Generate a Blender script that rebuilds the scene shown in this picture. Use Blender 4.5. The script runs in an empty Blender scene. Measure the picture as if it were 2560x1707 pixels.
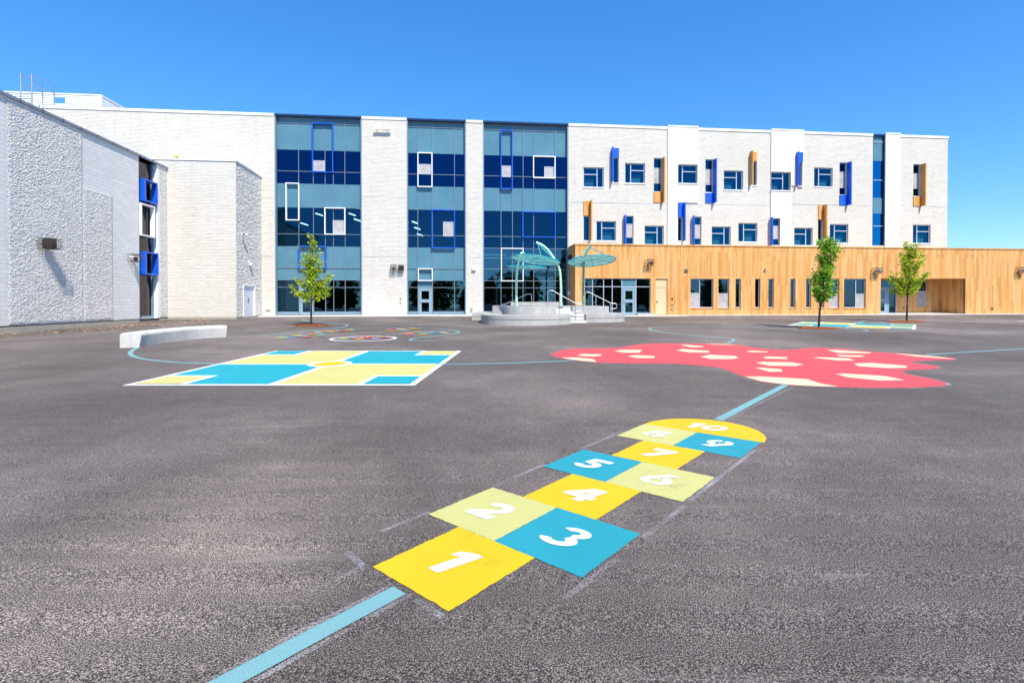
import bpy, bmesh, math, random
from mathutils import Vector, noise
R = math.radians
random.seed(7)
C = bpy.context.scene.collection
PI = math.pi

# ------------------------------------------------------------------ camera model
EYE, SL, FPX, PITCH = 1.766, 0.0172, 1300.0, R(0.56)
CY = 755 + FPX * math.tan(PITCH)
BETA = math.atan(0.0985)

def ray(px, py):
    r = Vector((1, 0, 0)); f = Vector((0, math.cos(PITCH), -math.sin(PITCH))); u = Vector((0, math.sin(PITCH), math.cos(PITCH)))
    return r * ((px - 1280) / FPX) - u * ((py - CY) / FPX) + f

def gz(y):
    return SL * max(-30.0, min(62.0, y))

def ground(px, py):
    d = ray(px, py); t = EYE / (SL * d.y - d.z)
    return (d.x * t, d.y * t)

class Frame:
    def __init__(s, ox, oy, th):
        s.o = (ox, oy); s.th = th; s.c = math.cos(th); s.s = math.sin(th)
    def world(s, u, y, z):
        return Vector((s.o[0] + u * s.c - y * s.s, s.o[1] + u * s.s + y * s.c, z))
    def hit(s, px, py, d=0.0):
        r = ray(px, py)
        ny = -r.x * s.s + r.y * s.c
        oy = s.o[0] * s.s - s.o[1] * s.c          # local y of the camera
        t = (d - oy) / ny
        x, y, z = r.x * t, r.y * t, EYE + r.z * t
        return ((x - s.o[0]) * s.c + (y - s.o[1]) * s.s, z)
    def rect(s, x0, x1, y0, y1, d=0.0):
        ym = (y0 + y1) / 2; xm = (x0 + x1) / 2
        return (s.hit(x0, ym, d)[0], s.hit(x1, ym, d)[0], s.hit(xm, y1, d)[1], s.hit(xm, y0, d)[1])

FM = Frame(0, 42.0, BETA)                 # main facade
FW = Frame(0, 39.55, BETA)                # wood wing
FB = Frame(0, 37.4, BETA)                 # corner block
FL = Frame(-22.0, 22.35, PI / 2 + BETA)   # left wing wall, local x runs away from camera

# ------------------------------------------------------------------ materials
MATS = {}
def nt(name):
    m = bpy.data.materials.new(name); m.use_nodes = True
    MATS[name] = m
    n = m.node_tree; b = n.nodes['Principled BSDF']
    return m, n, b
def N(n, t, **kw):
    x = n.nodes.new(t)
    for k, v in kw.items():
        if k in x.inputs.keys(): x.inputs[k].default_value = v
        else: setattr(x, k, v)
    return x
def coords(n, sx=1, sy=1, sz=1):
    tc = N(n, 'ShaderNodeTexCoord'); mp = N(n, 'ShaderNodeMapping')
    mp.inputs['Scale'].default_value = (sx, sy, sz)
    n.links.new(tc.outputs['Object'], mp.inputs['Vector'])
    return mp.outputs['Vector']
def ramp(n, fac, stops):
    r = N(n, 'ShaderNodeValToRGB'); e = r.color_ramp.elements
    while len(e) < len(stops): e.new(0.5)
    for i, (p, c) in enumerate(stops):
        e[i].position = p; e[i].color = tuple(c) + (1,) if len(c) == 3 else c
    n.links.new(fac, r.inputs['Fac']); return r.outputs['Color']
def mixc(n, a, b, fac, mode='MIX'):
    m = N(n, 'ShaderNodeMix', data_type='RGBA', blend_type=mode)
    for sock, v in ((m.inputs[6], a), (m.inputs[7], b), (m.inputs[0], fac)):
        if hasattr(v, 'links'): n.links.new(v, sock)
        elif isinstance(v, (tuple, list)): sock.default_value = tuple(v) + (1,)
        else: sock.default_value = v
    return m.outputs[2]
def bump(n, b, h, strength, dist):
    x = N(n, 'ShaderNodeBump'); x.inputs['Strength'].default_value = strength; x.inputs['Distance'].default_value = dist
    n.links.new(h, x.inputs['Height']); n.links.new(x.outputs['Normal'], b.inputs['Normal']); return x

def plain(name, col, rough=0.5, metal=0.0, var=0.08, scale=6.0, spec=0.5, bmp=0.0):
    m, n, b = nt(name)
    nz = N(n, 'ShaderNodeTexNoise', Scale=scale, Detail=5.0, Roughness=0.6)
    n.links.new(coords(n), nz.inputs['Vector'])
    lo = tuple(c * (1 - var) for c in col); hi = tuple(min(1, c * (1 + var)) for c in col)
    n.links.new(ramp(n, nz.outputs['Fac'], [(0.3, lo), (0.7, hi)]), b.inputs['Base Color'])
    b.inputs['Roughness'].default_value = rough; b.inputs['Metallic'].default_value = metal
    b.inputs['Specular IOR Level'].default_value = spec
    if bmp: bump(n, b, nz.outputs['Fac'], bmp, 0.02)
    return m

def masonry(name, col, row=0.1, length=0.4, rough_scale=(3.2, 3.2, 11), strength=0.8, dist=0.03, dark=0.55, mort=0.88, flecks=0.1, fpos=0.29):
    """stacked masonry courses in object space; X runs along the wall"""
    m, n, b = nt(name)
    v = coords(n)
    sp = N(n, 'ShaderNodeSeparateXYZ'); n.links.new(v, sp.inputs[0])
    ad = N(n, 'ShaderNodeMath', operation='ADD'); n.links.new(sp.outputs[0], ad.inputs[0]); n.links.new(sp.outputs[1], ad.inputs[1])
    cb = N(n, 'ShaderNodeCombineXYZ'); n.links.new(ad.outputs[0], cb.inputs[0]); n.links.new(sp.outputs[2], cb.inputs[1])
    br = N(n, 'ShaderNodeTexBrick', Scale=1.0)
    br.inputs['Brick Width'].default_value = length; br.inputs['Row Height'].default_value = row
    br.inputs['Mortar Size'].default_value = 0.008; br.inputs['Mortar Smooth'].default_value = 0.6
    br.inputs['Color1'].default_value = (1, 1, 1, 1); br.inputs['Color2'].default_value = (0.90, 0.90, 0.90, 1); br.inputs['Mortar'].default_value = (mort, mort, mort, 1)
    n.links.new(cb.outputs[0], br.inputs['Vector'])
    nz = N(n, 'ShaderNodeTexNoise', Scale=1.0, Detail=6.0, Roughness=0.62)
    n.links.new(coords(n, *rough_scale), nz.inputs['Vector'])
    big = N(n, 'ShaderNodeTexNoise', Scale=0.35, Detail=4.0)
    n.links.new(v, big.inputs['Vector'])
    c1 = mixc(n, tuple(col), br.outputs['Color'], 1.0, 'MULTIPLY')
    fl = ramp(n, nz.outputs['Fac'], [(fpos, (dark, dark, dark * 1.03)), (fpos + flecks, (1, 1, 1))])
    c2 = mixc(n, c1, fl, 1.0, 'MULTIPLY')
    bg = ramp(n, big.outputs['Fac'], [(0.3, (0.95, 0.945, 0.92)), (0.7, (1, 1, 1))])
    stn = N(n, 'ShaderNodeTexNoise', Scale=1.0, Detail=5.0, Roughness=0.7); n.links.new(coords(n, 2.6, 2.6, 0.16), stn.inputs['Vector'])
    c3 = mixc(n, c2, ramp(n, stn.outputs['Fac'], [(0.30, (0.93, 0.915, 0.885)), (0.46, (1, 1, 1))]), 1.0, 'MULTIPLY')
    n.links.new(mixc(n, c3, bg, 1.0, 'MULTIPLY'), b.inputs['Base Color'])
    b.inputs['Roughness'].default_value = 0.85; b.inputs['Specular IOR Level'].default_value = 0.25
    mm = N(n, 'ShaderNodeMath', operation='MULTIPLY'); n.links.new(nz.outputs['Fac'], mm.inputs[0]); n.links.new(br.outputs['Fac'], mm.inputs[1]); 
    sb = N(n, 'ShaderNodeMath', operation='SUBTRACT'); n.links.new(nz.outputs['Fac'], sb.inputs[0]); n.links.new(br.outputs['Fac'], sb.inputs[1])
    sb.inputs[1].default_value = 0
    bump(n, b, sb.outputs[0], strength, dist)
    return m

masonry('white_brick', (0.72, 0.69, 0.635), strength=0.8, dist=0.042, fpos=0.31, flecks=0.08)
masonry('grey_block', (0.84, 0.825, 0.80), row=0.2, length=0.6, strength=0.35, dist=0.012, dark=0.85, mort=0.55, fpos=.30)
masonry('split_block', (0.90, 0.875, 0.84), row=0.1, length=0.4, rough_scale=(10, 10, 17), strength=1.0, dist=0.07, dark=0.5, mort=0.85, fpos=0.33)
masonry('side_block', (0.88, 0.855, 0.82), row=0.1, length=0.4, rough_scale=(9, 9, 17), strength=1.0, dist=0.08, dark=0.5, mort=0.85, fpos=0.33)

def wood(name, col):
    m, n, b = nt(name)
    tc = N(n, 'ShaderNodeTexCoord'); sp = N(n, 'ShaderNodeSeparateXYZ'); n.links.new(tc.outputs['Object'], sp.inputs[0])
    ad = N(n, 'ShaderNodeMath', operation='ADD'); n.links.new(sp.outputs[0], ad.inputs[0]); n.links.new(sp.outputs[1], ad.inputs[1])
    cb = N(n, 'ShaderNodeCombineXYZ'); n.links.new(sp.outputs[2], cb.inputs[0]); n.links.new(ad.outputs[0], cb.inputs[1])
    br = N(n, 'ShaderNodeTexBrick', Scale=1.0)
    br.offset = 0.37; br.offset_frequency = 3; br.squash = 1.0
    br.inputs['Brick Width'].default_value = 1.9; br.inputs['Row Height'].default_value = 0.115
    br.inputs['Mortar Size'].default_value = 0.004; br.inputs['Bias'].default_value = 0.0
    br.inputs['Color1'].default_value = (0, 0, 0, 1); br.inputs['Color2'].default_value = (1, 1, 1, 1); br.inputs['Mortar'].default_value = (0.2, 0.2, 0.2, 1)
    n.links.new(cb.outputs[0], br.inputs['Vector'])
    br2 = N(n, 'ShaderNodeTexBrick', Scale=1.0); br2.offset = 0.61; br2.offset_frequency = 2
    for k in ('Color1', 'Color2', 'Mortar'): br2.inputs[k].default_value = br.inputs[k].default_value
    br2.inputs['Brick Width'].default_value = 2.7; br2.inputs['Row Height'].default_value = 0.23; br2.inputs['Mortar Size'].default_value = 0.0
    n.links.new(cb.outputs[0], br2.inputs['Vector'])
    nz = N(n, 'ShaderNodeTexNoise', Scale=1.0, Detail=4.0, Roughness=0.6)
    n.links.new(coords(n, 14, 14, 0.7), nz.inputs['Vector'])
    a1 = mixc(n, br.outputs['Color'], br2.outputs['Color'], 0.4)
    a2 = mixc(n, a1, nz.outputs['Fac'], 0.3)
    lo = tuple(c * q for c, q in zip(col, (0.80, 0.70, 0.58))); hi = tuple(c * q for c, q in zip(col, (1.10, 1.28, 1.75)))
    n.links.new(ramp(n, a2, [(0.18, lo), (0.45, col), (0.78, hi)]), b.inputs['Base Color'])
    b.inputs['Roughness'].default_value = 0.55; b.inputs['Specular IOR Level'].default_value = 0.3
    return m
wood('larch_cladding', (0.64, 0.32, 0.098))
wood('fin_timber', (0.58, 0.28, 0.07))

plain('white_panel', (0.74, 0.73, 0.72), 0.4, var=0.015, scale=1.5)
plain('white_metal', (0.82, 0.83, 0.84), 0.35, var=0.02)
plain('silver_frame', (0.52, 0.56, 0.62), 0.35, metal=0.25, var=0.05)
plain('mullion_grey', (0.22, 0.27, 0.31), 0.35, metal=0.25, var=0.05)
plain('curtain_frame', (0.20, 0.29, 0.36), 0.35, metal=0.2, var=0.06)
plain('dark_metal', (0.012, 0.022, 0.045), 0.4, var=0.1)
plain('blue_metal', (0.008, 0.10, 0.62), 0.3, var=0.04, scale=2)
plain('navy_frame', (0.008, 0.028, 0.09), 0.3, var=0.1)
plain('screen_mesh', (0.40, 0.385, 0.38), 0.7, var=0.18, scale=2.5)
plain('door_grey', (0.22, 0.33, 0.41), 0.4, var=0.05)
plain('cream_door', (0.70, 0.50, 0.29), 0.45, var=0.03)
plain('white_door', (0.66, 0.70, 0.78), 0.45, var=0.03)
plain('flashing', (0.26, 0.30, 0.36), 0.5, metal=0.3, var=0.12, scale=1.0)
plain('white_flashing', (0.82, 0.83, 0.84), 0.5, var=0.03)
plain('galvanised', (0.48, 0.50, 0.53), 0.38, metal=0.75, var=0.1, scale=18)
plain('black_plastic', (0.018, 0.018, 0.02), 0.5, var=0.2)
plain('cage_wire', (0.06, 0.05, 0.045), 0.5, metal=0.3)
plain('grey_fixture', (0.33, 0.33, 0.34), 0.45, metal=0.4)
plain('white_plastic', (0.80, 0.80, 0.80), 0.4, var=0.03)
plain('lens_glass', (0.02, 0.025, 0.03), 0.12)
plain('mint_paint', (0.42, 0.72, 0.52), 0.35, var=0.04)
plain('teal_pole', (0.06, 0.30, 0.22), 0.4, var=0.7, scale=9)
plain('teal_paint', (0.02, 0.36, 0.42), 0.35, var=0.05)
plain('roof_gravel', (0.42, 0.41, 0.39), 0.9, var=0.2, scale=20)
plain('interior_wall', (0.30, 0.42, 0.44), 0.8, var=0.1, scale=1.0)
plain('interior_slab', (0.34, 0.36, 0.37), 0.8, var=0.1)
plain('interior_white', (0.75, 0.78, 0.78), 0.7, var=0.03)
plain('yellow_metal', (0.85, 0.45, 0.02), 0.5)
plain('bark', (0.10, 0.075, 0.06), 0.9, var=0.4, scale=25, bmp=0.5)
plain('bark_dark', (0.028, 0.022, 0.02), 0.9, var=0.4, scale=25, bmp=0.5)

def spandrel_mat():
    m, n, b = nt('spandrel')
    nz = N(n, 'ShaderNodeTexNoise', Scale=0.6, Detail=6.0, Roughness=0.7); n.links.new(coords(n), nz.inputs['Vector'])
    n.links.new(ramp(n, nz.outputs['Fac'], [(0.3, (0.075, 0.19, 0.26)), (0.7, (0.105, 0.235, 0.305))]), b.inputs['Base Color'])
    b.inputs['Roughness'].default_value = 0.12; b.inputs['Specular IOR Level'].default_value = 0.35
spandrel_mat()

def glass_mat(name, tint, refl, fac, fres=0.5):
    m, n, b = nt(name); n.nodes.remove(b)
    out = [x for x in n.nodes if x.type == 'OUTPUT_MATERIAL'][0]
    tr = N(n, 'ShaderNodeBsdfTransparent'); tr.inputs[0].default_value = tuple(math.sqrt(c) for c in tint) + (1,)     # a pane is a thin box: light crosses two faces
    gl = N(n, 'ShaderNodeBsdfGlossy'); gl.inputs['Color'].default_value = tuple(refl) + (1,); gl.inputs['Roughness'].default_value = 0.0
    fr = N(n, 'ShaderNodeLayerWeight'); fr.inputs['Blend'].default_value = 0.25
    ma = N(n, 'ShaderNodeMath', operation='MULTIPLY_ADD'); n.links.new(fr.outputs['Fresnel'], ma.inputs[0]); ma.inputs[1].default_value = fres; ma.inputs[2].default_value = fac
    # faint pane-to-pane waviness
    nz = N(n, 'ShaderNodeTexNoise', Scale=0.5, Detail=2.0); n.links.new(coords(n), nz.inputs['Vector'])
    bp = N(n, 'ShaderNodeBump'); bp.inputs['Strength'].default_value = 0.06; bp.inputs['Distance'].default_value = 0.05
    n.links.new(nz.outputs['Fac'], bp.inputs['Height']); n.links.new(bp.outputs['Normal'], gl.inputs['Normal'])
    mx = N(n, 'ShaderNodeMixShader'); n.links.new(ma.outputs[0], mx.inputs[0]); n.links.new(tr.outputs[0], mx.inputs[1]); n.links.new(gl.outputs[0], mx.inputs[2])
    n.links.new(mx.outputs[0], out.inputs['Surface'])
glass_mat('blue_glass', (0.03, 0.12, 0.22), (0.008, 0.055, 0.15), 0.6)
glass_mat('window_glass', (0.12, 0.52, 0.58), (0.006, 0.17, 0.32), 0.34)
glass_mat('clear_dark_glass', (0.10, 0.24, 0.26), (0.08, 0.19, 0.28), 0.5)

glass_mat('slot_glass', (0.06, 0.3, 0.4), (0.008, 0.24, 0.50), 0.6)
glass_mat('wing_glass', (0.10, 0.16, 0.18), (0.07, 0.14, 0.22), 0.5)
glass_mat('window_glass_dark', (0.12, 0.26, 0.32), (0.012, 0.075, 0.15), 0.5)

glass_mat('strip_glass', (0.05, 0.055, 0.06), (0.13, 0.12, 0.125), 0.75)

def emit_mat(name, col, s):
    m, n, b = nt(name)
    b.inputs['Base Color'].default_value = tuple(col) + (1,); b.inputs['Emission Color'].default_value = tuple(col) + (1,); b.inputs['Emission Strength'].default_value = s
emit_mat('lamp_glow', (1, 0.80, 0.66), 16)
emit_mat('strip_glow', (0.75, 0.95, 1.0), 1.6)

def paint(name, col, wear=0.08):
    m, n, b = nt(name)
    v = coords(n)
    nz = N(n, 'ShaderNodeTexNoise', Scale=90.0, Detail=4.0, Roughness=0.7); n.links.new(v, nz.inputs['Vector'])
    bg = N(n, 'ShaderNodeTexNoise', Scale=1.6, Detail=5.0, Roughness=0.6); n.links.new(v, bg.inputs['Vector'])
    c1 = ramp(n, nz.outputs['Fac'], [(0.3, tuple(c * (1 - wear * 1.6) for c in col)), (0.55, col)])
    c2 = ramp(n, bg.outputs['Fac'], [(0.3, (1 - wear, 1 - wear, 1 - wear)), (0.65, (1, 1, 1))])
    n.links.new(mixc(n, c1, c2, 1.0, 'MULTIPLY'), b.inputs['Base Color'])
    b.inputs['Roughness'].default_value = 0.6; b.inputs['Specular IOR Level'].default_value = 0.3
    gr = N(n, 'ShaderNodeTexNoise', Scale=130.0, Detail=3.0, Roughness=0.75); n.links.new(v, gr.inputs['Vector'])
    wr = N(n, 'ShaderNodeTexNoise', Scale=2.3, Detail=6.0, Roughness=0.7); n.links.new(v, wr.inputs['Vector'])
    sm = N(n, 'ShaderNodeMath', operation='ADD'); n.links.new(gr.outputs['Fac'], sm.inputs[0]); n.links.new(wr.outputs['Fac'], sm.inputs[1])
    hf = N(n, 'ShaderNodeMath', operation='MULTIPLY'); n.links.new(sm.outputs[0], hf.inputs[0]); hf.inputs[1].default_value = 0.5
    out = [x for x in n.nodes if x.type == 'OUTPUT_MATERIAL'][0]
    tr = N(n, 'ShaderNodeBsdfTransparent'); mx = N(n, 'ShaderNodeMixShader')
    n.links.new(ramp(n, hf.outputs[0], [(0.605, (0, 0, 0)), (0.645, (1, 1, 1))]), mx.inputs[0])       # grit of the asphalt shows through worn spots
    n.links.new(b.outputs[0], mx.inputs[1]); n.links.new(tr.outputs[0], mx.inputs[2]); n.links.new(mx.outputs[0], out.inputs['Surface'])
    bump(n, b, gr.outputs['Fac'], 0.7, 0.008)
PA = dict(yellow=(0.80, 0.50, 0.010), lime=(0.58, 0.56, 0.20), teal=(0.02, 0.32, 0.39), white=(0.84, 0.84, 0.84), red=(0.68, 0.085, 0.095),
          cream=(0.80, 0.66, 0.42), aqua=(0.20, 0.41, 0.43), orange=(0.80, 0.24, 0.05), purple=(0.42, 0.36, 0.66), green=(0.16, 0.47, 0.15), palelime=(0.62, 0.57, 0.19), sky=(0.008, 0.36, 0.43))
for k, v in PA.items(): paint('paint_' + k, v)

def chalk_mat():
    m, n, b = nt('chalk')
    out = [x for x in n.nodes if x.type == 'OUTPUT_MATERIAL'][0]
    nz = N(n, 'ShaderNodeTexNoise', Scale=110.0, Detail=3.0, Roughness=0.7); n.links.new(coords(n), nz.inputs['Vector'])
    bg = N(n, 'ShaderNodeTexNoise', Scale=3.0, Detail=3.0); n.links.new(coords(n), bg.inputs['Vector'])
    wk = N(n, 'ShaderNodeMath', operation='MULTIPLY_ADD'); n.links.new(bg.outputs['Fac'], wk.inputs[0]); wk.inputs[1].default_value = 0.35; wk.inputs[2].default_value = 0.33
    ad = N(n, 'ShaderNodeMath', operation='ADD'); n.links.new(nz.outputs['Fac'], ad.inputs[0]); n.links.new(wk.outputs[0], ad.inputs[1])
    f = ramp(n, ad.outputs[0], [(0.98, (0, 0, 0)), (1.12, (1, 1, 1))])
    # ramp input is clamped at 1, so halve first
    hv = N(n, 'ShaderNodeMath', operation='MULTIPLY'); hv.inputs[1].default_value = 0.5
    n.links.new(ad.outputs[0], hv.inputs[0])
    rn = f.node; n.links.new(hv.outputs[0], rn.inputs['Fac']); rn.color_ramp.elements[0].position = 0.475; rn.color_ramp.elements[1].position = 0.62
    b.inputs['Base Color'].default_value = (0.50, 0.485, 0.51, 1); b.inputs['Roughness'].default_value = 0.9
    tr = N(n, 'ShaderNodeBsdfTransparent'); mx = N(n, 'ShaderNodeMixShader')
    n.links.new(f, mx.inputs[0]); n.links.new(tr.outputs[0], mx.inputs[1]); n.links.new(b.outputs[0], mx.inputs[2]); n.links.new(mx.outputs[0], out.inputs['Surface'])
chalk_mat()

def asphalt_mat():
    m, n, b = nt('asphalt')
    v = coords(n)
    fine = N(n, 'ShaderNodeTexNoise', Scale=135.0, Detail=2.0, Roughness=0.7); n.links.new(v, fine.inputs['Vector'])
    vor = N(n, 'ShaderNodeTexVoronoi', Scale=130.0); n.links.new(v, vor.inputs['Vector'])
    mid = N(n, 'ShaderNodeTexNoise', Scale=2.4, Detail=6.0, Roughness=0.65); n.links.new(v, mid.inputs['Vector'])
    big = N(n, 'ShaderNodeTexNoise', Scale=0.17, Detail=5.0, Roughness=0.6); n.links.new(v, big.inputs['Vector'])
    rot = N(n, 'ShaderNodeMapping'); rot.inputs['Rotation'].default_value = (0, 0, R(8)); rot.inputs['Scale'].default_value = (0.35, 3.2, 1)
    n.links.new(v, rot.inputs['Vector'])
    strk = N(n, 'ShaderNodeTexNoise', Scale=1.0, Detail=5.0, Roughness=0.7); n.links.new(rot.outputs['Vector'], strk.inputs['Vector'])
    c0 = ramp(n, fine.outputs['Fac'], [(0.37, (0.011, 0.0096, 0.0080)), (0.5, (0.084, 0.0715, 0.060)), (0.63, (0.39, 0.345, 0.305))])
    cs = ramp(n, vor.outputs['Color'], [(0.0, (0.72, 0.74, 0.70)), (0.5, (1, 0.97, 0.99)), (1.0, (1.35, 1.24, 1.33))])
    c1 = mixc(n, c0, cs, 1.0, 'MULTIPLY')
    c2 = mixc(n, c1, ramp(n, big.outputs['Fac'], [(0.36, (0.72, 0.70, 0.68)), (0.5, (0.98, 0.97, 0.96)), (0.64, (1.55, 1.50, 1.50))]), 1.0, 'MULTIPLY')
    c3 = mixc(n, c2, ramp(n, mid.outputs['Fac'], [(0.3, (0.90, 0.90, 0.90)), (0.7, (1.1, 1.1, 1.1))]), 1.0, 'MULTIPLY')
    c4 = mixc(n, c3, ramp(n, strk.outputs['Fac'], [(0.33, (0.93, 0.93, 0.93)), (0.52, (1, 1, 1)), (0.74, (1.18, 1.17, 1.16))]), 1.0, 'MULTIPLY')
    # pale scuffs
    sc = N(n, 'ShaderNodeTexNoise', Scale=0.9, Detail=9.0, Roughness=0.72); n.links.new(rot.outputs['Vector'], sc.inputs['Vector'])
    c5 = mixc(n, c4, (0.36, 0.32, 0.285), ramp(n, sc.outputs['Fac'], [(0.60, (0, 0, 0)), (0.76, (0.6, 0.6, 0.6))]))
    # one big soft-edged patch of paler asphalt left of the hopscotch
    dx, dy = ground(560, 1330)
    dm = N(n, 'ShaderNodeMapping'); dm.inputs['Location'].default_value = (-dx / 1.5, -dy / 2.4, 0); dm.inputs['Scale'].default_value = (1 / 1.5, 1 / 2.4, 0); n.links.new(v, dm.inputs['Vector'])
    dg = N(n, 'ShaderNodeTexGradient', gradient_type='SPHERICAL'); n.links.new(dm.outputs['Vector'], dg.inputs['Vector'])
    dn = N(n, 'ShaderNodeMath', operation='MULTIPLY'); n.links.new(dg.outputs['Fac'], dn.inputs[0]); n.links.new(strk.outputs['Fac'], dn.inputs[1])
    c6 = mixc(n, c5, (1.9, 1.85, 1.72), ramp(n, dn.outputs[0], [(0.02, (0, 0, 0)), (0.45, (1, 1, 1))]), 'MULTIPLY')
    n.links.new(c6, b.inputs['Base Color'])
    b.inputs['Roughness'].default_value = 0.75; b.inputs['Specular IOR Level'].default_value = 0.35
    bump(n, b, fine.outputs['Fac'], 0.9, 0.012)
asphalt_mat()

def concrete(name, col, streak=True, warm=0.0):
    m, n, b = nt(name)
    v = coords(n)
    nz = N(n, 'ShaderNodeTexNoise', Scale=2.2, Detail=8.0, Roughness=0.65); n.links.new(v, nz.inputs['Vector'])
    st = N(n, 'ShaderNodeTexNoise', Scale=1.0, Detail=4.0); n.links.new(coords(n, 5, 5, 0.5), st.inputs['Vector'])
    c1 = ramp(n, nz.outputs['Fac'], [(0.3, tuple(c * 0.84 for c in col)), (0.7, tuple(min(1, c * 1.1) for c in col))])
    c2 = ramp(n, st.outputs['Fac'], [(0.35, (0.945, 0.94, 0.93)), (0.6, (1, 1, 1))])
    n.links.new(mixc(n, c1, c2, 1.0 if streak else 0.2, 'MULTIPLY'), b.inputs['Base Color'])
    b.inputs['Roughness'].default_value = 0.85; b.inputs['Specular IOR Level'].default_value = 0.3
    fb = N(n, 'ShaderNodeTexNoise', Scale=60.0, Detail=4.0); n.links.new(v, fb.inputs['Vector'])
    bump(n, b, fb.outputs['Fac'], 0.25, 0.01)
concrete('concrete', (0.42, 0.415, 0.40))
concrete('pale_concrete', (0.58, 0.57, 0.54))
concrete('sidewalk_concrete', (0.68, 0.67, 0.65), False)
concrete('plinth_concrete', (0.44, 0.40, 0.33))

def mulch_mat():
    m, n, b = nt('mulch')
    nz = N(n, 'ShaderNodeTexVoronoi', Scale=24.0); n.links.new(coords(n, 1, 2.2, 1), nz.inputs['Vector'])
    n.links.new(ramp(n, nz.outputs['Color'], [(0.1, (0.16, 0.03, 0.008)), (0.5, (0.50, 0.115, 0.025)), (0.9, (0.70, 0.26, 0.08))]), b.inputs['Base Color'])
    b.inputs['Roughness'].default_value = 0.95; bump(n, b, nz.outputs['Distance'], 1.0, 0.05)
mulch_mat()

def leaf_mat(name, a, bcol):
    m, n, b = nt(name)
    out = [x for x in n.nodes if x.type == 'OUTPUT_MATERIAL'][0]
    nz = N(n, 'ShaderNodeTexNoise', Scale=9.0, Detail=3.0); n.links.new(coords(n), nz.inputs['Vector'])
    c = ramp(n, nz.outputs['Fac'], [(0.35, a), (0.68, bcol)])
    n.links.new(c, b.inputs['Base Color']); b.inputs['Roughness'].default_value = 0.5; b.inputs['Specular IOR Level'].default_value = 0.35
    tl = N(n, 'ShaderNodeBsdfTranslucent'); n.links.new(c, tl.inputs['Color'])
    mx = N(n, 'ShaderNodeMixShader', Fac=0.4); n.links.new(b.outputs[0], mx.inputs[1]); n.links.new(tl.outputs[0], mx.inputs[2]); n.links.new(mx.outputs[0], out.inputs['Surface'])
leaf_mat('lime_leaf', (0.24, 0.44, 0.015), (0.64, 0.68, 0.04))
leaf_mat('green_leaf', (0.13, 0.36, 0.02), (0.42, 0.62, 0.06))
leaf_mat('far_leaf', (0.03, 0.09, 0.015), (0.16, 0.30, 0.04))

def canopy_mat():
    m, n, b = nt('canopy_mesh')
    out = [x for x in n.nodes if x.type == 'OUTPUT_MATERIAL'][0]
    nz = N(n, 'ShaderNodeTexNoise', Scale=3.0, Detail=5.0); n.links.new(coords(n, 1, 3, 1), nz.inputs['Vector'])
    c = ramp(n, nz.outputs['Fac'], [(0.34, (0.02, 0.30, 0.32)), (0.62, (0.24, 0.56, 0.54))])
    n.links.new(c, b.inputs['Base Color']); b.inputs['Roughness'].default_value = 0.6
    tl = N(n, 'ShaderNodeBsdfTranslucent'); n.links.new(c, tl.inputs['Color'])
    mx = N(n, 'ShaderNodeMixShader', Fac=0.5); n.links.new(b.outputs[0], mx.inputs[1]); n.links.new(tl.outputs[0], mx.inputs[2])
    tr = N(n, 'ShaderNodeBsdfTransparent'); m2 = N(n, 'ShaderNodeMixShader', Fac=0.10)
    n.links.new(mx.outputs[0], m2.inputs[1]); n.links.new(tr.outputs[0], m2.inputs[2]); n.links.new(m2.outputs[0], out.inputs['Surface'])
canopy_mat()

def louvre_mat():
    m, n, b = nt('louvre_siding')
    w = N(n, 'ShaderNodeTexWave', Scale=2.2, wave_type='BANDS', bands_direction='Z'); n.links.new(coords(n), w.inputs['Vector'])
    n.links.new(ramp(n, w.outputs['Fac'], [(0.2, (0.70, 0.73, 0.78)), (0.6, (0.84, 0.85, 0.87))]), b.inputs['Base Color'])
    b.inputs['Roughness'].default_value = 0.4; bump(n, b, w.outputs['Fac'], 0.8, 0.05)
louvre_mat()

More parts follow.
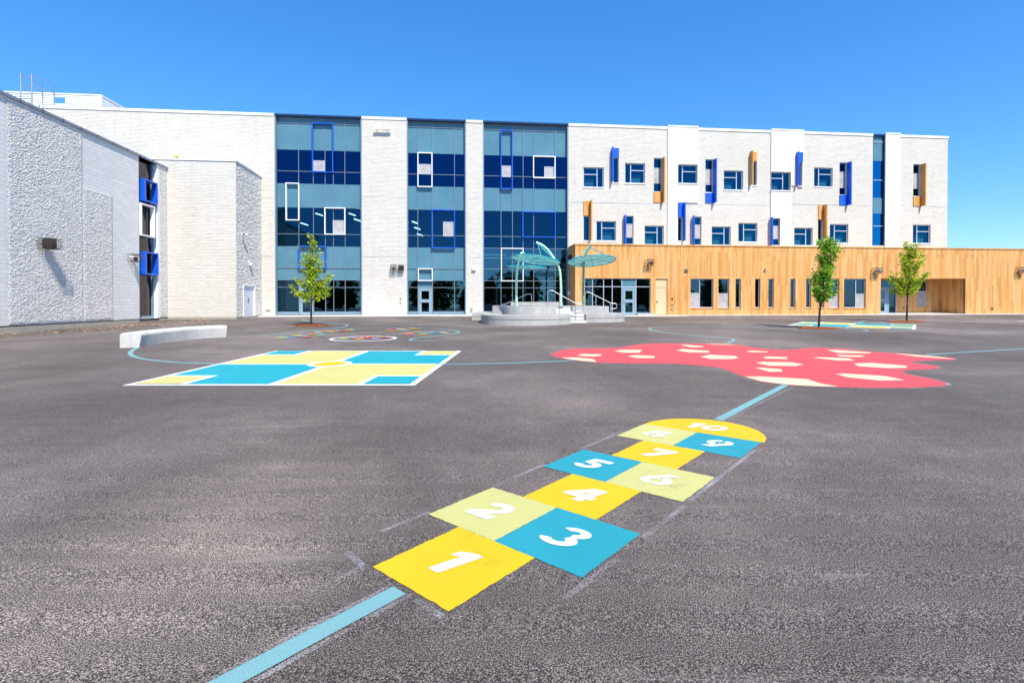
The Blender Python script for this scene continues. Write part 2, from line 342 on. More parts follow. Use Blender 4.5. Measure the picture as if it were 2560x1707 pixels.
# ------------------------------------------------------------------ mesh builder
class MB:
    def __init__(s): s.v = []; s.f = []; s.sm = []
    def add(s, vs, fs, smooth=False):
        k = len(s.v); s.v += [tuple(v) for v in vs]
        for f in fs: s.f.append(tuple(i + k for i in f)); s.sm.append(smooth)
        return s
    def box(s, x0, x1, y0, y1, z0, z1):
        if x0 > x1: x0, x1 = x1, x0
        if y0 > y1: y0, y1 = y1, y0
        if z0 > z1: z0, z1 = z1, z0
        return s.add([(x0, y0, z0), (x1, y0, z0), (x1, y1, z0), (x0, y1, z0), (x0, y0, z1), (x1, y0, z1), (x1, y1, z1), (x0, y1, z1)],
              [(0, 3, 2, 1), (4, 5, 6, 7), (0, 1, 5, 4), (1, 2, 6, 5), (2, 3, 7, 6), (3, 0, 4, 7)])
    def quad(s, a, b, c, d): return s.add([a, b, c, d], [(0, 1, 2, 3)])
    def prism(s, poly, z0, z1):
        """poly anticlockwise [(x,y)]; z0/z1 numbers or functions of (x,y)"""
        n = len(poly)
        f0 = z0 if callable(z0) else (lambda x, y: z0); f1 = z1 if callable(z1) else (lambda x, y: z1)
        vs = [(x, y, f0(x, y)) for x, y in poly] + [(x, y, f1(x, y)) for x, y in poly]
        fs = [tuple(range(n - 1, -1, -1)), tuple(range(n, 2 * n))] + [(i, (i + 1) % n, n + (i + 1) % n, n + i) for i in range(n)]
        return s.add(vs, fs)
    def tube(s, pts, r, n=10, caps=True, r2=None):
        pts = [Vector(p) for p in pts]; rings = []; m = len(pts)
        prev = None
        for i, p in enumerate(pts):
            t = (pts[min(i + 1, m - 1)] - pts[max(i - 1, 0)]).normalized()
            if prev is None:
                a = Vector((0, 0, 1)) if abs(t.z) < 0.9 else Vector((1, 0, 0))
                u = t.cross(a).normalized()
            else:
                u = (prev - t * prev.dot(t)).normalized()
            prev = u; w = t.cross(u)
            rr = r if r2 is None else r + (r2 - r) * i / (m - 1)
            rings.append([p + (u * math.cos(2 * PI * k / n) + w * math.sin(2 * PI * k / n)) * rr for k in range(n)])
        vs = [v for ring in rings for v in ring]
        fs = [(i * n + k, i * n + (k + 1) % n, (i + 1) * n + (k + 1) % n, (i + 1) * n + k) for i in range(m - 1) for k in range(n)]
        s.add(vs, fs, True)
        if caps: s.add(rings[0], [tuple(range(n - 1, -1, -1))]); s.add(rings[-1], [tuple(range(n))])
        return s
    def build(s, name, mat, parent=None, loc=None, bevel=0.0):
        me = bpy.data.meshes.new(name); me.from_pydata(s.v, [], s.f); me.update()
        bm = bmesh.new(); bm.from_mesh(me); bmesh.ops.recalc_face_normals(bm, faces=bm.faces) if False else None
        bm.to_mesh(me); bm.free()
        me.polygons.foreach_set('use_smooth', s.sm)
        me.materials.append(MATS[mat] if isinstance(mat, str) else mat)
        o = bpy.data.objects.new(name, me); C.objects.link(o)
        if parent: o.parent = parent
        if loc: o.location = loc
        if bevel:
            b = o.modifiers.new('bevel', 'BEVEL'); b.width = bevel; b.segments = 3; b.limit_method = 'ANGLE'
        return o

def smooth_path(pts, sub=6, closed=False):
    out = []; n = len(pts); P = [Vector(p) for p in pts]
    for i in range(n if closed else n - 1):
        if closed: a, b, c, d = P[(i - 1) % n], P[i], P[(i + 1) % n], P[(i + 2) % n]
        else: a, b, c, d = P[max(i - 1, 0)], P[i], P[i + 1], P[min(i + 2, n - 1)]
        for k in range(sub):
            t = k / sub
            out.append(0.5 * ((2 * b) + (c - a) * t + (2 * a - 5 * b + 4 * c - d) * t * t + (3 * b - a - 3 * c + d) * t ** 3))
    if not closed: out.append(P[-1])
    return out

def tag(o, label=None, cat=None, group=None, kind=None):
    if label: o['label'] = label
    if cat: o['category'] = cat
    if group: o['group'] = group
    if kind: o['kind'] = kind
    return o
def empty(name, loc, rz=0.0, label=None, cat=None, group=None):
    o = bpy.data.objects.new(name, None); C.objects.link(o); o.empty_display_size = 0.2
    o.location = loc; o.rotation_euler = (0, 0, rz)
    return tag(o, label, cat, group)
def frame_root(name, F, label, cat, group=None):
    return empty(name, (F.o[0], F.o[1], 0), F.th, label, cat, group)

def lay(poly, h):
    """flat ground sheet polygon from world (x,y) points at height h over the ground"""
    return MB().add([(x, y, gz(y) + h) for x, y in poly], [tuple(range(len(poly)))])
def area(poly): return sum(poly[i][0] * poly[(i + 1) % len(poly)][1] - poly[(i + 1) % len(poly)][0] * poly[i][1] for i in range(len(poly))) / 2
def ccw(poly): return poly if area(poly) > 0 else poly[::-1]
def ribbon(mb, pts, w, h):
    pts = [Vector(p) for p in pts]; L = []; 
    for i, p in enumerate(pts):
        t = (pts[min(i + 1, len(pts) - 1)] - pts[max(i - 1, 0)]).normalized(); nrm = Vector((-t.y, t.x))
        L.append((p + nrm * w / 2, p - nrm * w / 2))
    vs = []
    for a, b in L: vs += [(b.x, b.y, gz(b.y) + h), (a.x, a.y, gz(a.y) + h)]
    return mb.add(vs, [(2 * i, 2 * i + 2, 2 * i + 3, 2 * i + 1) for i in range(len(L) - 1)])

# ------------------------------------------------------------------ ground, pavement, sky
g = MB(); XS = [-220, -80, -30, 0, 30, 80, 220]; YS = [-220, -80, -30, 0, 20, 40, 62, 120, 300]
g.add([(x, y, gz(y)) for y in YS for x in XS], [(j * 7 + i, j * 7 + i + 1, (j + 1) * 7 + i + 1, (j + 1) * 7 + i) for j in range(len(YS) - 1) for i in range(6)])
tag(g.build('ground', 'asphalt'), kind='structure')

def strip(F, u0, u1, d0, d1, h=0.035):
    pts = [F.world(u0, -d1, 0), F.world(u1, -d1, 0), F.world(u1, -d0, 0), F.world(u0, -d0, 0)]
    return [(p.x, p.y) for p in pts]
pv = MB()
for F, u0, u1, d0, d1 in ((FM, -19.2, 4.2, -0.2, 1.5), (FW, 4.2, 7.6, -0.2, 0.9), (FW, 7.62, 13.4, -0.3, 1.1), (FW, 13.42, 60, 0.06, 0.45), (FW, 27.0, 37.9, -2.7, 0.05)):
    pv.prism(ccw(strip(F, u0, u1, d0, d1)), lambda x, y: gz(y) - 0.2, lambda x, y: gz(y) + 0.04)
tag(pv.build('pavement', 'sidewalk_concrete'), kind='structure')

# ------------------------------------------------------------------ wall helpers
def wall_sheet(mb, u0, u1, z0, z1, openings, y=0.0, depth=0.3):
    """front sheet with rectangular openings; every opening gets reveals of the given depth"""
    eps = 1e-5
    us = sorted({u0, u1, *[min(max(a, u0), u1) for o in openings for a in o[:2]]})
    zs = sorted({z0, z1, *[min(max(a, z0), z1) for o in openings for a in o[2:4]]})
    for i in range(len(us) - 1):
        if us[i + 1] - us[i] < eps: continue
        um = (us[i] + us[i + 1]) / 2; run = None
        for j in range(len(zs) - 1):
            zm = (zs[j] + zs[j + 1]) / 2
            solid = not any(o[0] < um < o[1] and o[2] < zm < o[3] for o in openings)
            if solid: run = (run[0], zs[j + 1]) if run else (zs[j], zs[j + 1])
            if run and (not solid or j == len(zs) - 2):
                mb.quad((us[i], y, run[0]), (us[i + 1], y, run[0]), (us[i + 1], y, run[1]), (us[i], y, run[1])); run = None
    for a, b, c, d in [o[:4] for o in openings]:
        e = y + depth; c = max(c, z0); d = min(d, z1)
        mb.quad((a, y, c), (a, e, c), (a, e, d), (a, y, d)); mb.quad((b, e, c), (b, y, c), (b, y, d), (b, e, d))
        mb.quad((a, y, c), (b, y, c), (b, e, c), (a, e, c)); mb.quad((a, e, d), (b, e, d), (b, y, d), (a, y, d))
    return mb

# ------------------------------------------------------------------ MAIN BUILDING
bld = frame_root('school_building', FM, 'long three storey white brick school block with three dark blue glass bays', 'building')
ZB = 0.5                                                    # below the ground line
ZT = FM.hit(1480, 314)[1]                                   # roof line
uL = FM.hit(90, 500)[0]; uR = FM.hit(2369, 450)[0]
def zlev(v): return FM.hit(793, 260 + v / 2.8, 0.3)[1]
Z = {k: zlev(v) for k, v in dict(top=78, t1=140, s1=325, m1=475, s2=560, s3=727, m3=912, s4=997, m4=1148, s5=1232, m5=1283, bot=1465, sill=1482).items()}
ZS0 = gz(41.8) + 0.045

CWS = [ # left px, right px, mullions px, bottom z
    (686.8, 904.8, [747.5, 784, 813.6, 834, 862.9]),
    (1017, 1165.2, [1044.8, 1081.4, 1136.4]),
    (1207, 1421, [1252.5, 1281, 1307.5, 1334, 1388]),
]
REC = 0.34
openings = []; cwu = []
for a, b, ms in CWS:
    ua, ub = FM.hit(a, 540)[0], FM.hit(b, 540)[0]
    cwu.append((ua, ub)); openings.append((ua, ub, ZB - 1, ZT + 1))
slot = (FM.hit(2181.5, 460)[0], FM.hit(2211.5, 460)[0])
zslot0 = FM.hit(2195, 614)[1]
openings.append((slot[0], slot[1], zslot0, ZT + 1))

z4 = lambda x, y: (1400 + x / 4.2, 290 + y / 4.2)
z5 = lambda x, y: (1900 + x / 3.5636, 300 + y / 3.5636)
# square windows: zoom fn, x0,x1,y0,y1, mullion x, transom y, side of transom
SQ = [(z4, 245, 460, 540, 750, 388, 617, 'L'), (z4, 682, 893, 497, 708, 740, 575, 'R'), (z4, 1235, 1440, 512, 710, 1283, 587, 'R'), (z4, 1720, 1922, 573, 778, 1850, 650, 'L'),
      (z5, 95, 270, 465, 630, 200, 523, 'L'), (z5, 482, 648, 425, 597, 520, 487, 'R'), (z4, 380, 590, 1103, 1313, 437, 1178, 'R'), (z4, 887, 1090, 1152, 1352, 1018, 1224, 'L'),
      (z4, 1593, 1793, 1160, 1357, 1720, 1235, 'L'), (z4, 1873, 2073, 1123, 1325, 1925, 1195, 'R'), (z5, 305, 470, 960, 1120, 405, 1018, 'L'), (z5, 622, 787, 928, 1097, 660, 990, 'R'),
      (z5, 1362, 1520, 933, 1100, 1395, 995, 'R')]
# slim windows: zoom, window x0,x1,y0,y1, transom ys, screen between (bool), fin x0,x1,y0,y1, side, infill panel y0,y1 or None, material
SLIM = [(z4, 563, 617, 440, 703, [], False, 538, 563, 330, 692, 'L', (340, 440), 'blue_metal'),
        (z4, 985, 1070, 443, 797, [550, 708], True, 1072, 1107, 435, 907, 'R', (800, 910), 'fin_timber'),
        (z4, 1527, 1608, 457, 803, [565, 722], True, 1610, 1648, 450, 910, 'R', (810, 915), 'blue_metal'),
        (z4, 2025, 2067, 480, 730, [], False, 1993, 2025, 370, 722, 'L', (380, 475), 'fin_timber'),
        (z5, 342, 373, 380, 590, [], False, 315, 342, 287, 585, 'L', (293, 377), 'blue_metal'),
        (z5, 708, 773, 380, 668, [465, 605], True, 775, 818, 373, 757, 'R', (670, 760), 'blue_metal'),
        (z5, 1365, 1430, 395, 680, [480, 612], True, 1432, 1475, 388, 765, 'R', (683, 768), 'fin_timber'),
        (z4, 247, 312, 1050, 1310, [], False, 313, 335, 885, 1308, 'R', (895, 1047), 'fin_timber'),
        (z4, 693, 773, 1050, 1348, [1137, 1275], True, 670, 693, 1040, 1350, 'L', None, 'blue_metal'),
        (z4, 1233, 1283, 1068, 1312, [], False, 1285, 1322, 908, 1312, 'R', (912, 1065), 'blue_metal'),
        (z4, 1410, 1485, 1058, 1355, [1145, 1285], True, 1382, 1410, 1050, 1355, 'L', None, 'blue_metal'),
        (z4, 2230, 2307, 1075, 1360, [1157, 1290], True, 2198, 2230, 1065, 1360, 'L', None, 'blue_metal'),
        (z5, 517, 557, 887, 1090, [], False, 560, 600, 755, 1060, 'R', (760, 887), 'fin_timber')]
def mapped(zf, x0, x1, y0, y1):
    a = zf(x0, y0); b = zf(x1, y1); return FM.rect(a[0], b[0], a[1], b[1])
sqr = [mapped(w[0], *w[1:5]) for w in SQ]; slr = [mapped(w[0], *w[1:5]) for w in SLIM]
openings += sqr + slr
wl = MB(); wall_sheet(wl, uL, uR, ZB, ZT, openings, 0, 0.24)
D = 14.0
wl.quad((uL, D, ZB), (uL, 0, ZB), (uL, 0, ZT), (uL, D, ZT)); wl.quad((uR, 0, ZB), (uR, D, ZB), (uR, D, ZT), (uR, 0, ZT)); wl.quad((uR, D, ZB), (uL, D, ZB), (uL, D, ZT), (uR, D, ZT))
wl.build('brick_wall', 'white_brick', bld)
MB().quad((uL, 0.5, ZT - 0.3), (uR, 0.5, ZT - 0.3), (uR, D, ZT - 0.3), (uL, D, ZT - 0.3)).build('roof', 'roof_gravel', bld)
# parapet coping, skipping glazed bays
cp = MB(); segs = []; cur = uL - 0.05
for a, b in sorted(cwu + [slot]): segs.append((cur, a)); cur = b
segs.append((cur, uR + 0.05))
for a, b in segs: MB().box(a, b, -0.06, 0.45, ZT - 0.1, ZT + 0.09).build('parapet_coping', 'white_flashing', bld)
for a, b in cwu + [slot]: MB().box(a + 0.002, b - 0.002, -0.03, 0.5, ZT - 0.06, ZT + 0.085).build('bay_coping', 'navy_frame', bld)
# mortar joints that show as thin dark lines
for px0, px1, py in ((654, 684, 494), (906, 1014, 492), (1167, 1205, 497), (1425, 1632, 506), (1664, 1764, 510), (1768, 1926, 511.5), (1977, 2098, 511), (2127, 2179, 513), (2248, 2281, 515.5), (2312, 2367, 517),
                     (654, 684, 641), (906, 1014, 642), (1172, 1201, 644)):
    u0, z = FM.hit(px0, py); u1 = FM.hit(px1, py)[0]
    MB().box(u0, u1, -0.004, 0.02, z - 0.016, z + 0.016).build('control_joint', 'flashing', bld)

# smooth white panels, proud of the brick
def panel(polys, holes, bottoms, y=-0.09):
    mb = MB()
    for a, b, c, d in polys: 
        hs = [h for h in holes if h[0] < b and h[1] > a and h[2] < d and h[3] > c]
        wall_sheet(mb, a, b, c, d, hs, y, 0.1)
        mb.quad((a, 0.0, c), (a, y, c), (a, y, d), (a, 0.0, d)); mb.quad((b, y, c), (b, 0.0, c), (b, 0.0, d), (b, y, d))
    for a, b, c in bottoms: mb.quad((a, 0, c), (b, 0, c), (b, y, c), (a, y, c))
    return mb
def U(zf, x, y): p = zf(x, y); return FM.hit(*p)
p1l = U(z4, 1128, 500)[0]; p1r = U(z4, 1447, 500)[0]; p1m = U(z4, 1232, 1200)[0]; p1z = U(z4, 1300, 912)[1]; zlow = U(z4, 1180, 1372)[1] - 0.4
ZP = ZT + 0.16
n10 = slr[9]
panel([(p1l, p1r, p1z, ZP), (p1l, n10[1] + 0.02, zlow, p1z - 0.0)], sqr + slr, [(n10[1] + .02, p1r, p1z)]).build('white_panel', 'white_panel', bld)
p2l = U(z5, 95, 500)[0]; p2r = U(z5, 383, 300)[0]; p2m = U(z5, 272, 800)[0]; p2z = U(z5, 300, 587)[1]
panel([(p2l, p2r, p2z, ZP), (p2l, p2m, zlow, p2z)], sqr + slr, [(p2m, p2r, p2z)]).build('white_panel', 'white_panel', bld)
p3l = slot[1] + 0.004; p3r = U(z5, 1240, 500)[0]
panel([(p3l, p3r, zlow, ZP)], sqr + slr, []).build('white_panel', 'white_panel', bld)
for a, b in ((p1l, p1r), (p2l, p2r), (p3l, p3r)): MB().box(a - 0.01, b + 0.01, -0.13, -0.062, ZP - 0.07, ZP + 0.04).build('panel_coping', 'white_flashing', bld)

# interiors seen through the glass
FL2, FL3 = zlev(640) , zlev(1120)
it = MB()
for z in (ZB, FL3 - 0.15, FL2 - 0.15, ZT - 0.9): it.box(uL + 0.3, uR - 0.3, 0.62, 7.0, z, z + 0.28)
it.build('floor_slab', 'interior_slab', bld)
it = MB(); it.box(uL + 0.3, uR - 0.3, 6.9, 7.1, ZB + 0.3, ZT - 0.91)
for u in (cwu[0][0] - 1.5, cwu[0][1] + 1.0, cwu[1][1] + .6, cwu[2][1] + 0.35, U(z4, 1120, 800)[0], U(z4, 2215, 800)[0], slot[0] - 0.8): it.box(u, u + 0.15, 0.62, 6.89, ZB + 0.3, ZT - 0.91)
it.build('interior_wall', 'interior_wall', bld)
for px, py in ((797, 537), (760, 561), (880, 537), (893, 551), (1037, 557), (1043, 572), (1050, 588), (1116, 560)):
    u, z = FM.hit(px, py, 3.2)
    MB().add([(u - .24, 3.0, z + .05), (u + .24, 3.3, z - .07), (u + .24, 3.55, z - .07), (u - .24, 3.25, z + .05), (u - .24, 3.0, z + .14), (u + .24, 3.3, z + .02), (u + .24, 3.55, z + .02), (u - .24, 3.25, z + .14)],
             [(0, 3, 2, 1), (4, 5, 6, 7), (0, 1, 5, 4), (1, 2, 6, 5), (2, 3, 7, 6), (3, 0, 4, 7)]).build('ceiling_light', 'lamp_glow', bld)
for py in (637, 645, 667):
    u, z = FM.hit(1235, py, 4.0); MB().box(u - 1.1, u + (1.1 if py != 645 else 3.6), 3.9, 4.05, z - 0.04, z + 0.04).build('ceiling_light', 'strip_glow', bld)

# curtain wall bays
rnd0 = random.Random(3)
def bay(idx):
    a, b, ms = CWS[idx]; ua, ub = cwu[idx]; yf, yg = REC - 0.06, REC
    zb = ZS0
    zbm = zb + 0.25
    fr = MB()
    t = 0.05
    fr.box(ua, ua + 0.09, 0.02, 0.6, zb, ZT - 0.065); fr.box(ub - 0.09, ub, 0.02, 0.6, zb, ZT - 0.065)         # jamb liners
    fr.box(ua + 0.09, ub - 0.09, REC - 0.03, 0.6, ZT - 0.13, ZT - 0.065)
    fo = fr.build('curtain_wall', 'curtain_frame', bld)
    um = [FM.hit(m, 540, REC)[0] for m in ms]
    dr = {0: (0, 1), 1: (0, 1)}.get(idx)
    hz = [Z['t1'], Z['m1'], Z['m4'], Z['m5']] + ([Z['m3']] if idx != 2 else [Z['m3'], Z['s4']]) + ([Z['s5']] if True else [])
    ml = MB()
    edges = [ua + 0.09] + um + [ub - 0.09]
    for m in um: ml.box(m - .02, m + .02, yf, yg + 0.05, zbm, ZT - 0.131)
    for z in hz:
        for i in range(len(edges) - 1):
            e0 = edges[i] + (t / 2 if i else 0); e1 = edges[i + 1] - (t / 2 if i < len(edges) - 2 else 0)
            ml.box(e0, e1, yf + 0.004, yg + 0.05, z - 0.018, z + 0.018)
    ml.build('mullion', 'mullion_grey', fo)
    runs = [(0, len(edges) - 1)] if not dr else [(0, 1), (2, len(edges) - 1)]
    for r0, r1 in runs: MB().box(edges[r0] + 0.001, edges[r1] - 0.001, yf - 0.02, yg + 0.1, zb, zbm).build('base_rail', 'curtain_frame', fo)
    def sheet(name, mat, z0, z1, skip=None, i0=0, i1=99):
        mb = MB()
        for i in range(len(edges) - 1):
            if skip == i or i < i0 or i > i1: continue
            e0, e1 = edges[i], edges[i + 1]
            if 'glass' in name:
                j = [rnd0.uniform(-.006, .006) for _ in range(3)]; k0, k1, k2, k3 = yg + j[0], yg + j[1], yg + j[1] + j[2], yg + j[0] + j[2]
                mb.add([(e0, k0, z0), (e1, k1, z0), (e1, k1 + .012, z0), (e0, k0 + .012, z0), (e0, k3, z1), (e1, k2, z1), (e1, k2 + .012, z1), (e0, k3 + .012, z1)],
                       [(0, 3, 2, 1), (4, 5, 6, 7), (0, 1, 5, 4), (1, 2, 6, 5), (2, 3, 7, 6), (3, 0, 4, 7)])
            else: mb.box(e0, e1, yg, yg + 0.012, z0, z1)
        mb.build(name, mat, fo)
    sheet('spandrel_panel', 'spandrel', Z['s1'], ZT - 0.13)
    sheet('glass_band', 'blue_glass', Z['s2'], Z['s1'] - 0.004)
    sheet('spandrel_panel', 'spandrel', Z['s3'], Z['s2'] - 0.004)
    if idx < 2:
        sheet('glass_band', 'window_glass_dark', Z['s4'], Z['s3'] - 0.004)
        sheet('spandrel_panel', 'spandrel', Z['s5'], Z['s4'] - 0.004)
    else:
        sheet('glass_band', 'window_glass_dark', Z['s4'], Z['s3'] - 0.004)
        sheet('glass_band', 'clear_dark_glass', Z['s5'], Z['s4'] - 0.004)
    sheet('glass_band', 'clear_dark_glass', zbm, Z['s5'] - 0.004, 1 if dr else None)
    if dr:   # glazed door with a transom panel
        d0, d1 = edges[1] + 0.03, edges[2] - 0.03
        zt = Z['m5'] - 0.03
        MB().box(d0 - 0.005, d1 + 0.005, yg - 0.01, yg + 0.02, zt + 0.06, Z['s5'] - 0.03).build('transom_panel', 'spandrel', fo)
        door('door', bld, d0, d1, zb, zt + 0.05, yf - 0.02, yg + 0.06, 'door_grey')
    return fo

def door(name, parent, u0, u1, z0, z1, y0, y1, mat, panes=((0.10, 0.46), (0.58, 0.90)), frame=0.07):
    w = u1 - u0; h = z1 - z0
    fb = MB(); fb.box(u0, u0 + frame, y0 - 0.01, y1, z0, z1); fb.box(u1 - frame, u1, y0 - 0.01, y1, z0, z1); fb.box(u0 + frame, u1 - frame, y0 - 0.01, y1, z1 - frame, z1)
    a, b = u0 + frame + 0.012, u1 - frame - 0.012; zt = z1 - frame - 0.012; st = 0.15 * w
    lf = MB(); zz = z0 + 0.012; H = zt - zz
    cuts = [0.0] + [c for p in panes for c in p] + [1.0]
    if panes:
        lf.box(a, a + st, y0 + 0.01, y0 + 0.06, zz, zt); lf.box(b - st, b, y0 + 0.01, y0 + 0.06, zz, zt)
        for i in range(0, len(cuts), 2): lf.box(a + st, b - st, y0 + 0.01, y0 + 0.06, zz + cuts[i] * H, zz + cuts[i + 1] * H)
    else: lf.box(a, b, y0 + 0.01, y0 + 0.06, zz, zt)
    do = lf.build(name, mat, parent)
    fb.build('door_frame', mat, do)
    for p in panes: MB().box(a + st + .001, b - st - .001, y0 + 0.03, y0 + 0.04, zz + p[0] * H + .001, zz + p[1] * H - .001).build('pane', 'clear_dark_glass', do)
    hb = MB(); zc = z0 + 0.48 * h
    hb.box(a + 0.02, a + 0.10, y0 - 0.02, y0 + 0.008, zc - 0.12, zc + 0.12); hb.tube([(a + 0.06, y0 - 0.02, zc), (a + 0.06, y0 - 0.07, zc), (a + 0.22, y0 - 0.07, zc)], 0.014, 8)
    hb.build('handle', 'galvanised', do)
    return do

for i in range(3): bay(i)

def ring_frame(F, parent, name, x0, x1, y0, y1, mat, d_front, d_back, t=0.07, rect=None):
    a, b, c, d = rect or F.rect(x0, x1, y0, y1, (d_front))
    mb = MB()
    mb.box(a, a + t, d_front, d_back, c, d); mb.box(b - t, b, d_front, d_back, c, d)
    mb.box(a + t, b - t, d_front, d_back, c, c + t); mb.box(a + t, b - t, d_front, d_back, d - t, d)
    return mb.build(name, mat, parent, bevel=0.006)
PF = [(779.6, 832.5, 307.5, 431.4, 'blue_metal', (783.5, 812, 402, 428)), (713.6, 747.5, 457, 551, 'white_metal', None), (810.7, 862.9, 519, 586.8, 'white_metal', (832.5, 859.5, 551, 584)),
      (744.6, 814.6, 614.6, 671, 'blue_metal', None), (1043.6, 1080.9, 381, 467.5, 'white_metal', (1047, 1077, 411, 436)), (1079, 1137.5, 524, 620.5, 'blue_metal', (1108, 1134.3, 555, 591)),
      (1044.6, 1081.6, 671, 702.5, 'white_metal', None), (1251.8, 1281.6, 324.6, 472.5, 'blue_metal', (1254.6, 1278, 415, 443)), (1332.9, 1388.8, 390, 445.6, 'white_metal', (1360.7, 1386, 417.5, 443)),
      (1306, 1389.3, 529, 593.8, 'blue_metal', None), (1252.5, 1309, 620, 703.3, 'white_metal', None)]
for x0, x1, y0, y1, m, sash in PF:
    o = ring_frame(FM, bld, 'projecting_frame', x0, x1, y0, y1, m, 0.07, REC - 0.062)
    if sash:
        a, b, c, d = FM.rect(*sash, REC - 0.06)
        s = MB(); t = 0.06
        s.box(a, a + t, REC - 0.1, REC - 0.001, c, d); s.box(b - t, b, REC - 0.1, REC - 0.001, c, d); s.box(a + t, b - t, REC - 0.1, REC - 0.001, c, c + t); s.box(a + t, b - t, REC - 0.1, REC - 0.001, d - t, d)
        so = s.build('opening_sash', 'silver_frame', bld)
        MB().box(a + t, b - t, REC - 0.085, REC - 0.07, c + t, d - t).build('insect_screen', 'screen_mesh', so)

def glazed(parent, rect, ms, ts, screens, yf, yg, glass, fmat='silver_frame', t=0.07, sill=True, name='window', smat='white_metal', wy=0.0):
    """ms: mullions u; ts: (u0,u1,z) transoms; screens: (u0,u1,z0,z1)"""
    a, b, c, d = rect; mb = MB()
    mb.box(a, a + t, yf, yg + 0.06, c, d); mb.box(b - t, b, yf, yg + 0.06, c, d); mb.box(a + t, b - t, yf, yg + 0.06, c, c + t); mb.box(a + t, b - t, yf, yg + 0.06, d - t, d)
    for m in ms: mb.box(m - t / 2, m + t / 2, yf + 0.003, yg + 0.06, c + t, d - t)
    for u0, u1, z in ts: mb.box(u0, u1, yf + 0.006, yg + 0.06, z - t * 0.45, z + t * 0.45)
    wo = mb.build(name, fmat, parent)
    MB().quad((a + t * .5, yg, c + t * .5), (b - t * .5, yg, c + t * .5), (b - t * .5, yg, d - t * .5), (a + t * .5, yg, d - t * .5)).build('pane', glass, wo)
    for s in screens: MB().box(s[0], s[1], yg - 0.03, yg - 0.015, s[2], s[3]).build('insect_screen', 'screen_mesh', wo)
    if sill: MB().box(a - 0.04, b + 0.04, wy - 0.05 + min(0, sill if sill is not True else 0), yf - 0.003, c - 0.07, c - 0.004).build('sill', smat, wo)
    return wo
for w, r in zip(SQ, sqr):
    zf, x0, x1, y0, y1, mx, ty, side = w; a, b, c, d = r; t = 0.07
    m = FM.hit(*zf(mx, (y0 + y1) / 2), 0.15)[0]; z = FM.hit(*zf((x0 + x1) / 2, ty), 0.15)[1]
    onp = any(p[0] - 0.3 < (a + b) / 2 < p[1] + 0.1 for p in ((p1l, p1r), (p2l, p2r), (p3l, p3r)))
    tr = (a + t, m - t / 2, z) if side == 'L' else (m + t / 2, b - t, z)
    wo = glazed(bld, r, [m], [tr], [], 0.12, 0.17, 'window_glass', sill=(-0.1 if onp else True))
    wb = MB(); ia, ib = (a, m) if side == 'L' else (m, b)          # white furniture and boards inside the room
    if random.random() < 0.65: wb.box(ia + 0.12, ib - 0.22, .50, .56, c + 0.02, c + (d - c) * 0.33).box(ia + 0.12, ib - 0.1, .50, .54, c + (d - c) * .40, c + (d - c) * .45).build('interior_board', 'interior_white', wo)
for w, r in zip(SLIM, slr):
    zf, x0, x1, y0, y1, tys, scr, fx0, fx1, fy0, fy1, side, inf, mat = w; a, b, c, d = r; t = 0.05
    zs = [FM.hit(*zf((x0 + x1) / 2, ty), 0.15)[1] for ty in tys]
    onp = any(p[0] - 0.1 < (a + b) / 2 < p[1] + 0.1 for p in ((p1l, p1r), (p2l, p2r)))
    wo = glazed(bld, r, [], [(a + t, b - t, z) for z in zs], [(a + t, b - t, zs[1] + 0.035, zs[0] - 0.035)] if scr else [], 0.12, 0.17, 'window_glass', t=t, sill=(-0.1 if onp else True))
    fd = -0.48 if side == 'R' else -0.42
    zz0, zz1 = FM.hit(*zf(x0, fy1), -0.2)[1], FM.hit(*zf(x0, fy0), -0.2)[1]
    fm = MB()
    yb = -0.1 if onp else -0.006
    fu = b
    if side == 'R': fm.box(b + 0.004, b + 0.10, fd, yb, zz0, zz1)
    else:
        fu = U(zf, fx0, (fy0 + fy1) / 2)[0]; fm.box(fu, fu + 0.09, fd, yb, zz0, zz1)
    fm.build('window_fin', mat, wo, bevel=0.008)
    if inf:
        z1, z0 = FM.hit(*zf((x0 + x1) / 2, inf[0]))[1], FM.hit(*zf((x0 + x1) / 2, inf[1]))[1]
        MB().box(a if side == 'R' else fu + 0.091, b, -0.16 if onp else -0.07, yb, z0, z1).build('infill_panel', mat, wo)

# narrow glazed slot at the right
sl = MB(); a, b = slot; yg = 0.17
sl.box(a, a + 0.05, 0.02, 0.6, zslot0, ZT - 0.065); sl.box(b - 0.06, b, 0.02, 0.6, zslot0, ZT - 0.065)
so = sl.build('slot_frame', 'navy_frame', bld)
sz = lambda v: U(z5, 1045, v)[1]
ms_ = MB()
for v in (195, 533, 943): ms_.box(a + 0.05, b - 0.06, yg - 0.05, yg - 0.001, sz(v) - 0.022, sz(v) + 0.022)
ms_.build('mullion', 'silver_frame', so)
for n_, mt_, v0, v1 in (('spandrel_panel', 'spandrel', 125, 360), ('glass_band', 'slot_glass', 360, 690), ('spandrel_panel', 'spandrel', 690, 830), ('glass_band', 'slot_glass', 830, 1120)):
    MB().box(a + 0.05, b - 0.06, yg, yg + 0.012, sz(v1), (ZT - 0.066 if v0 == 125 else sz(v0)) - 0.003).build(n_, mt_, so)

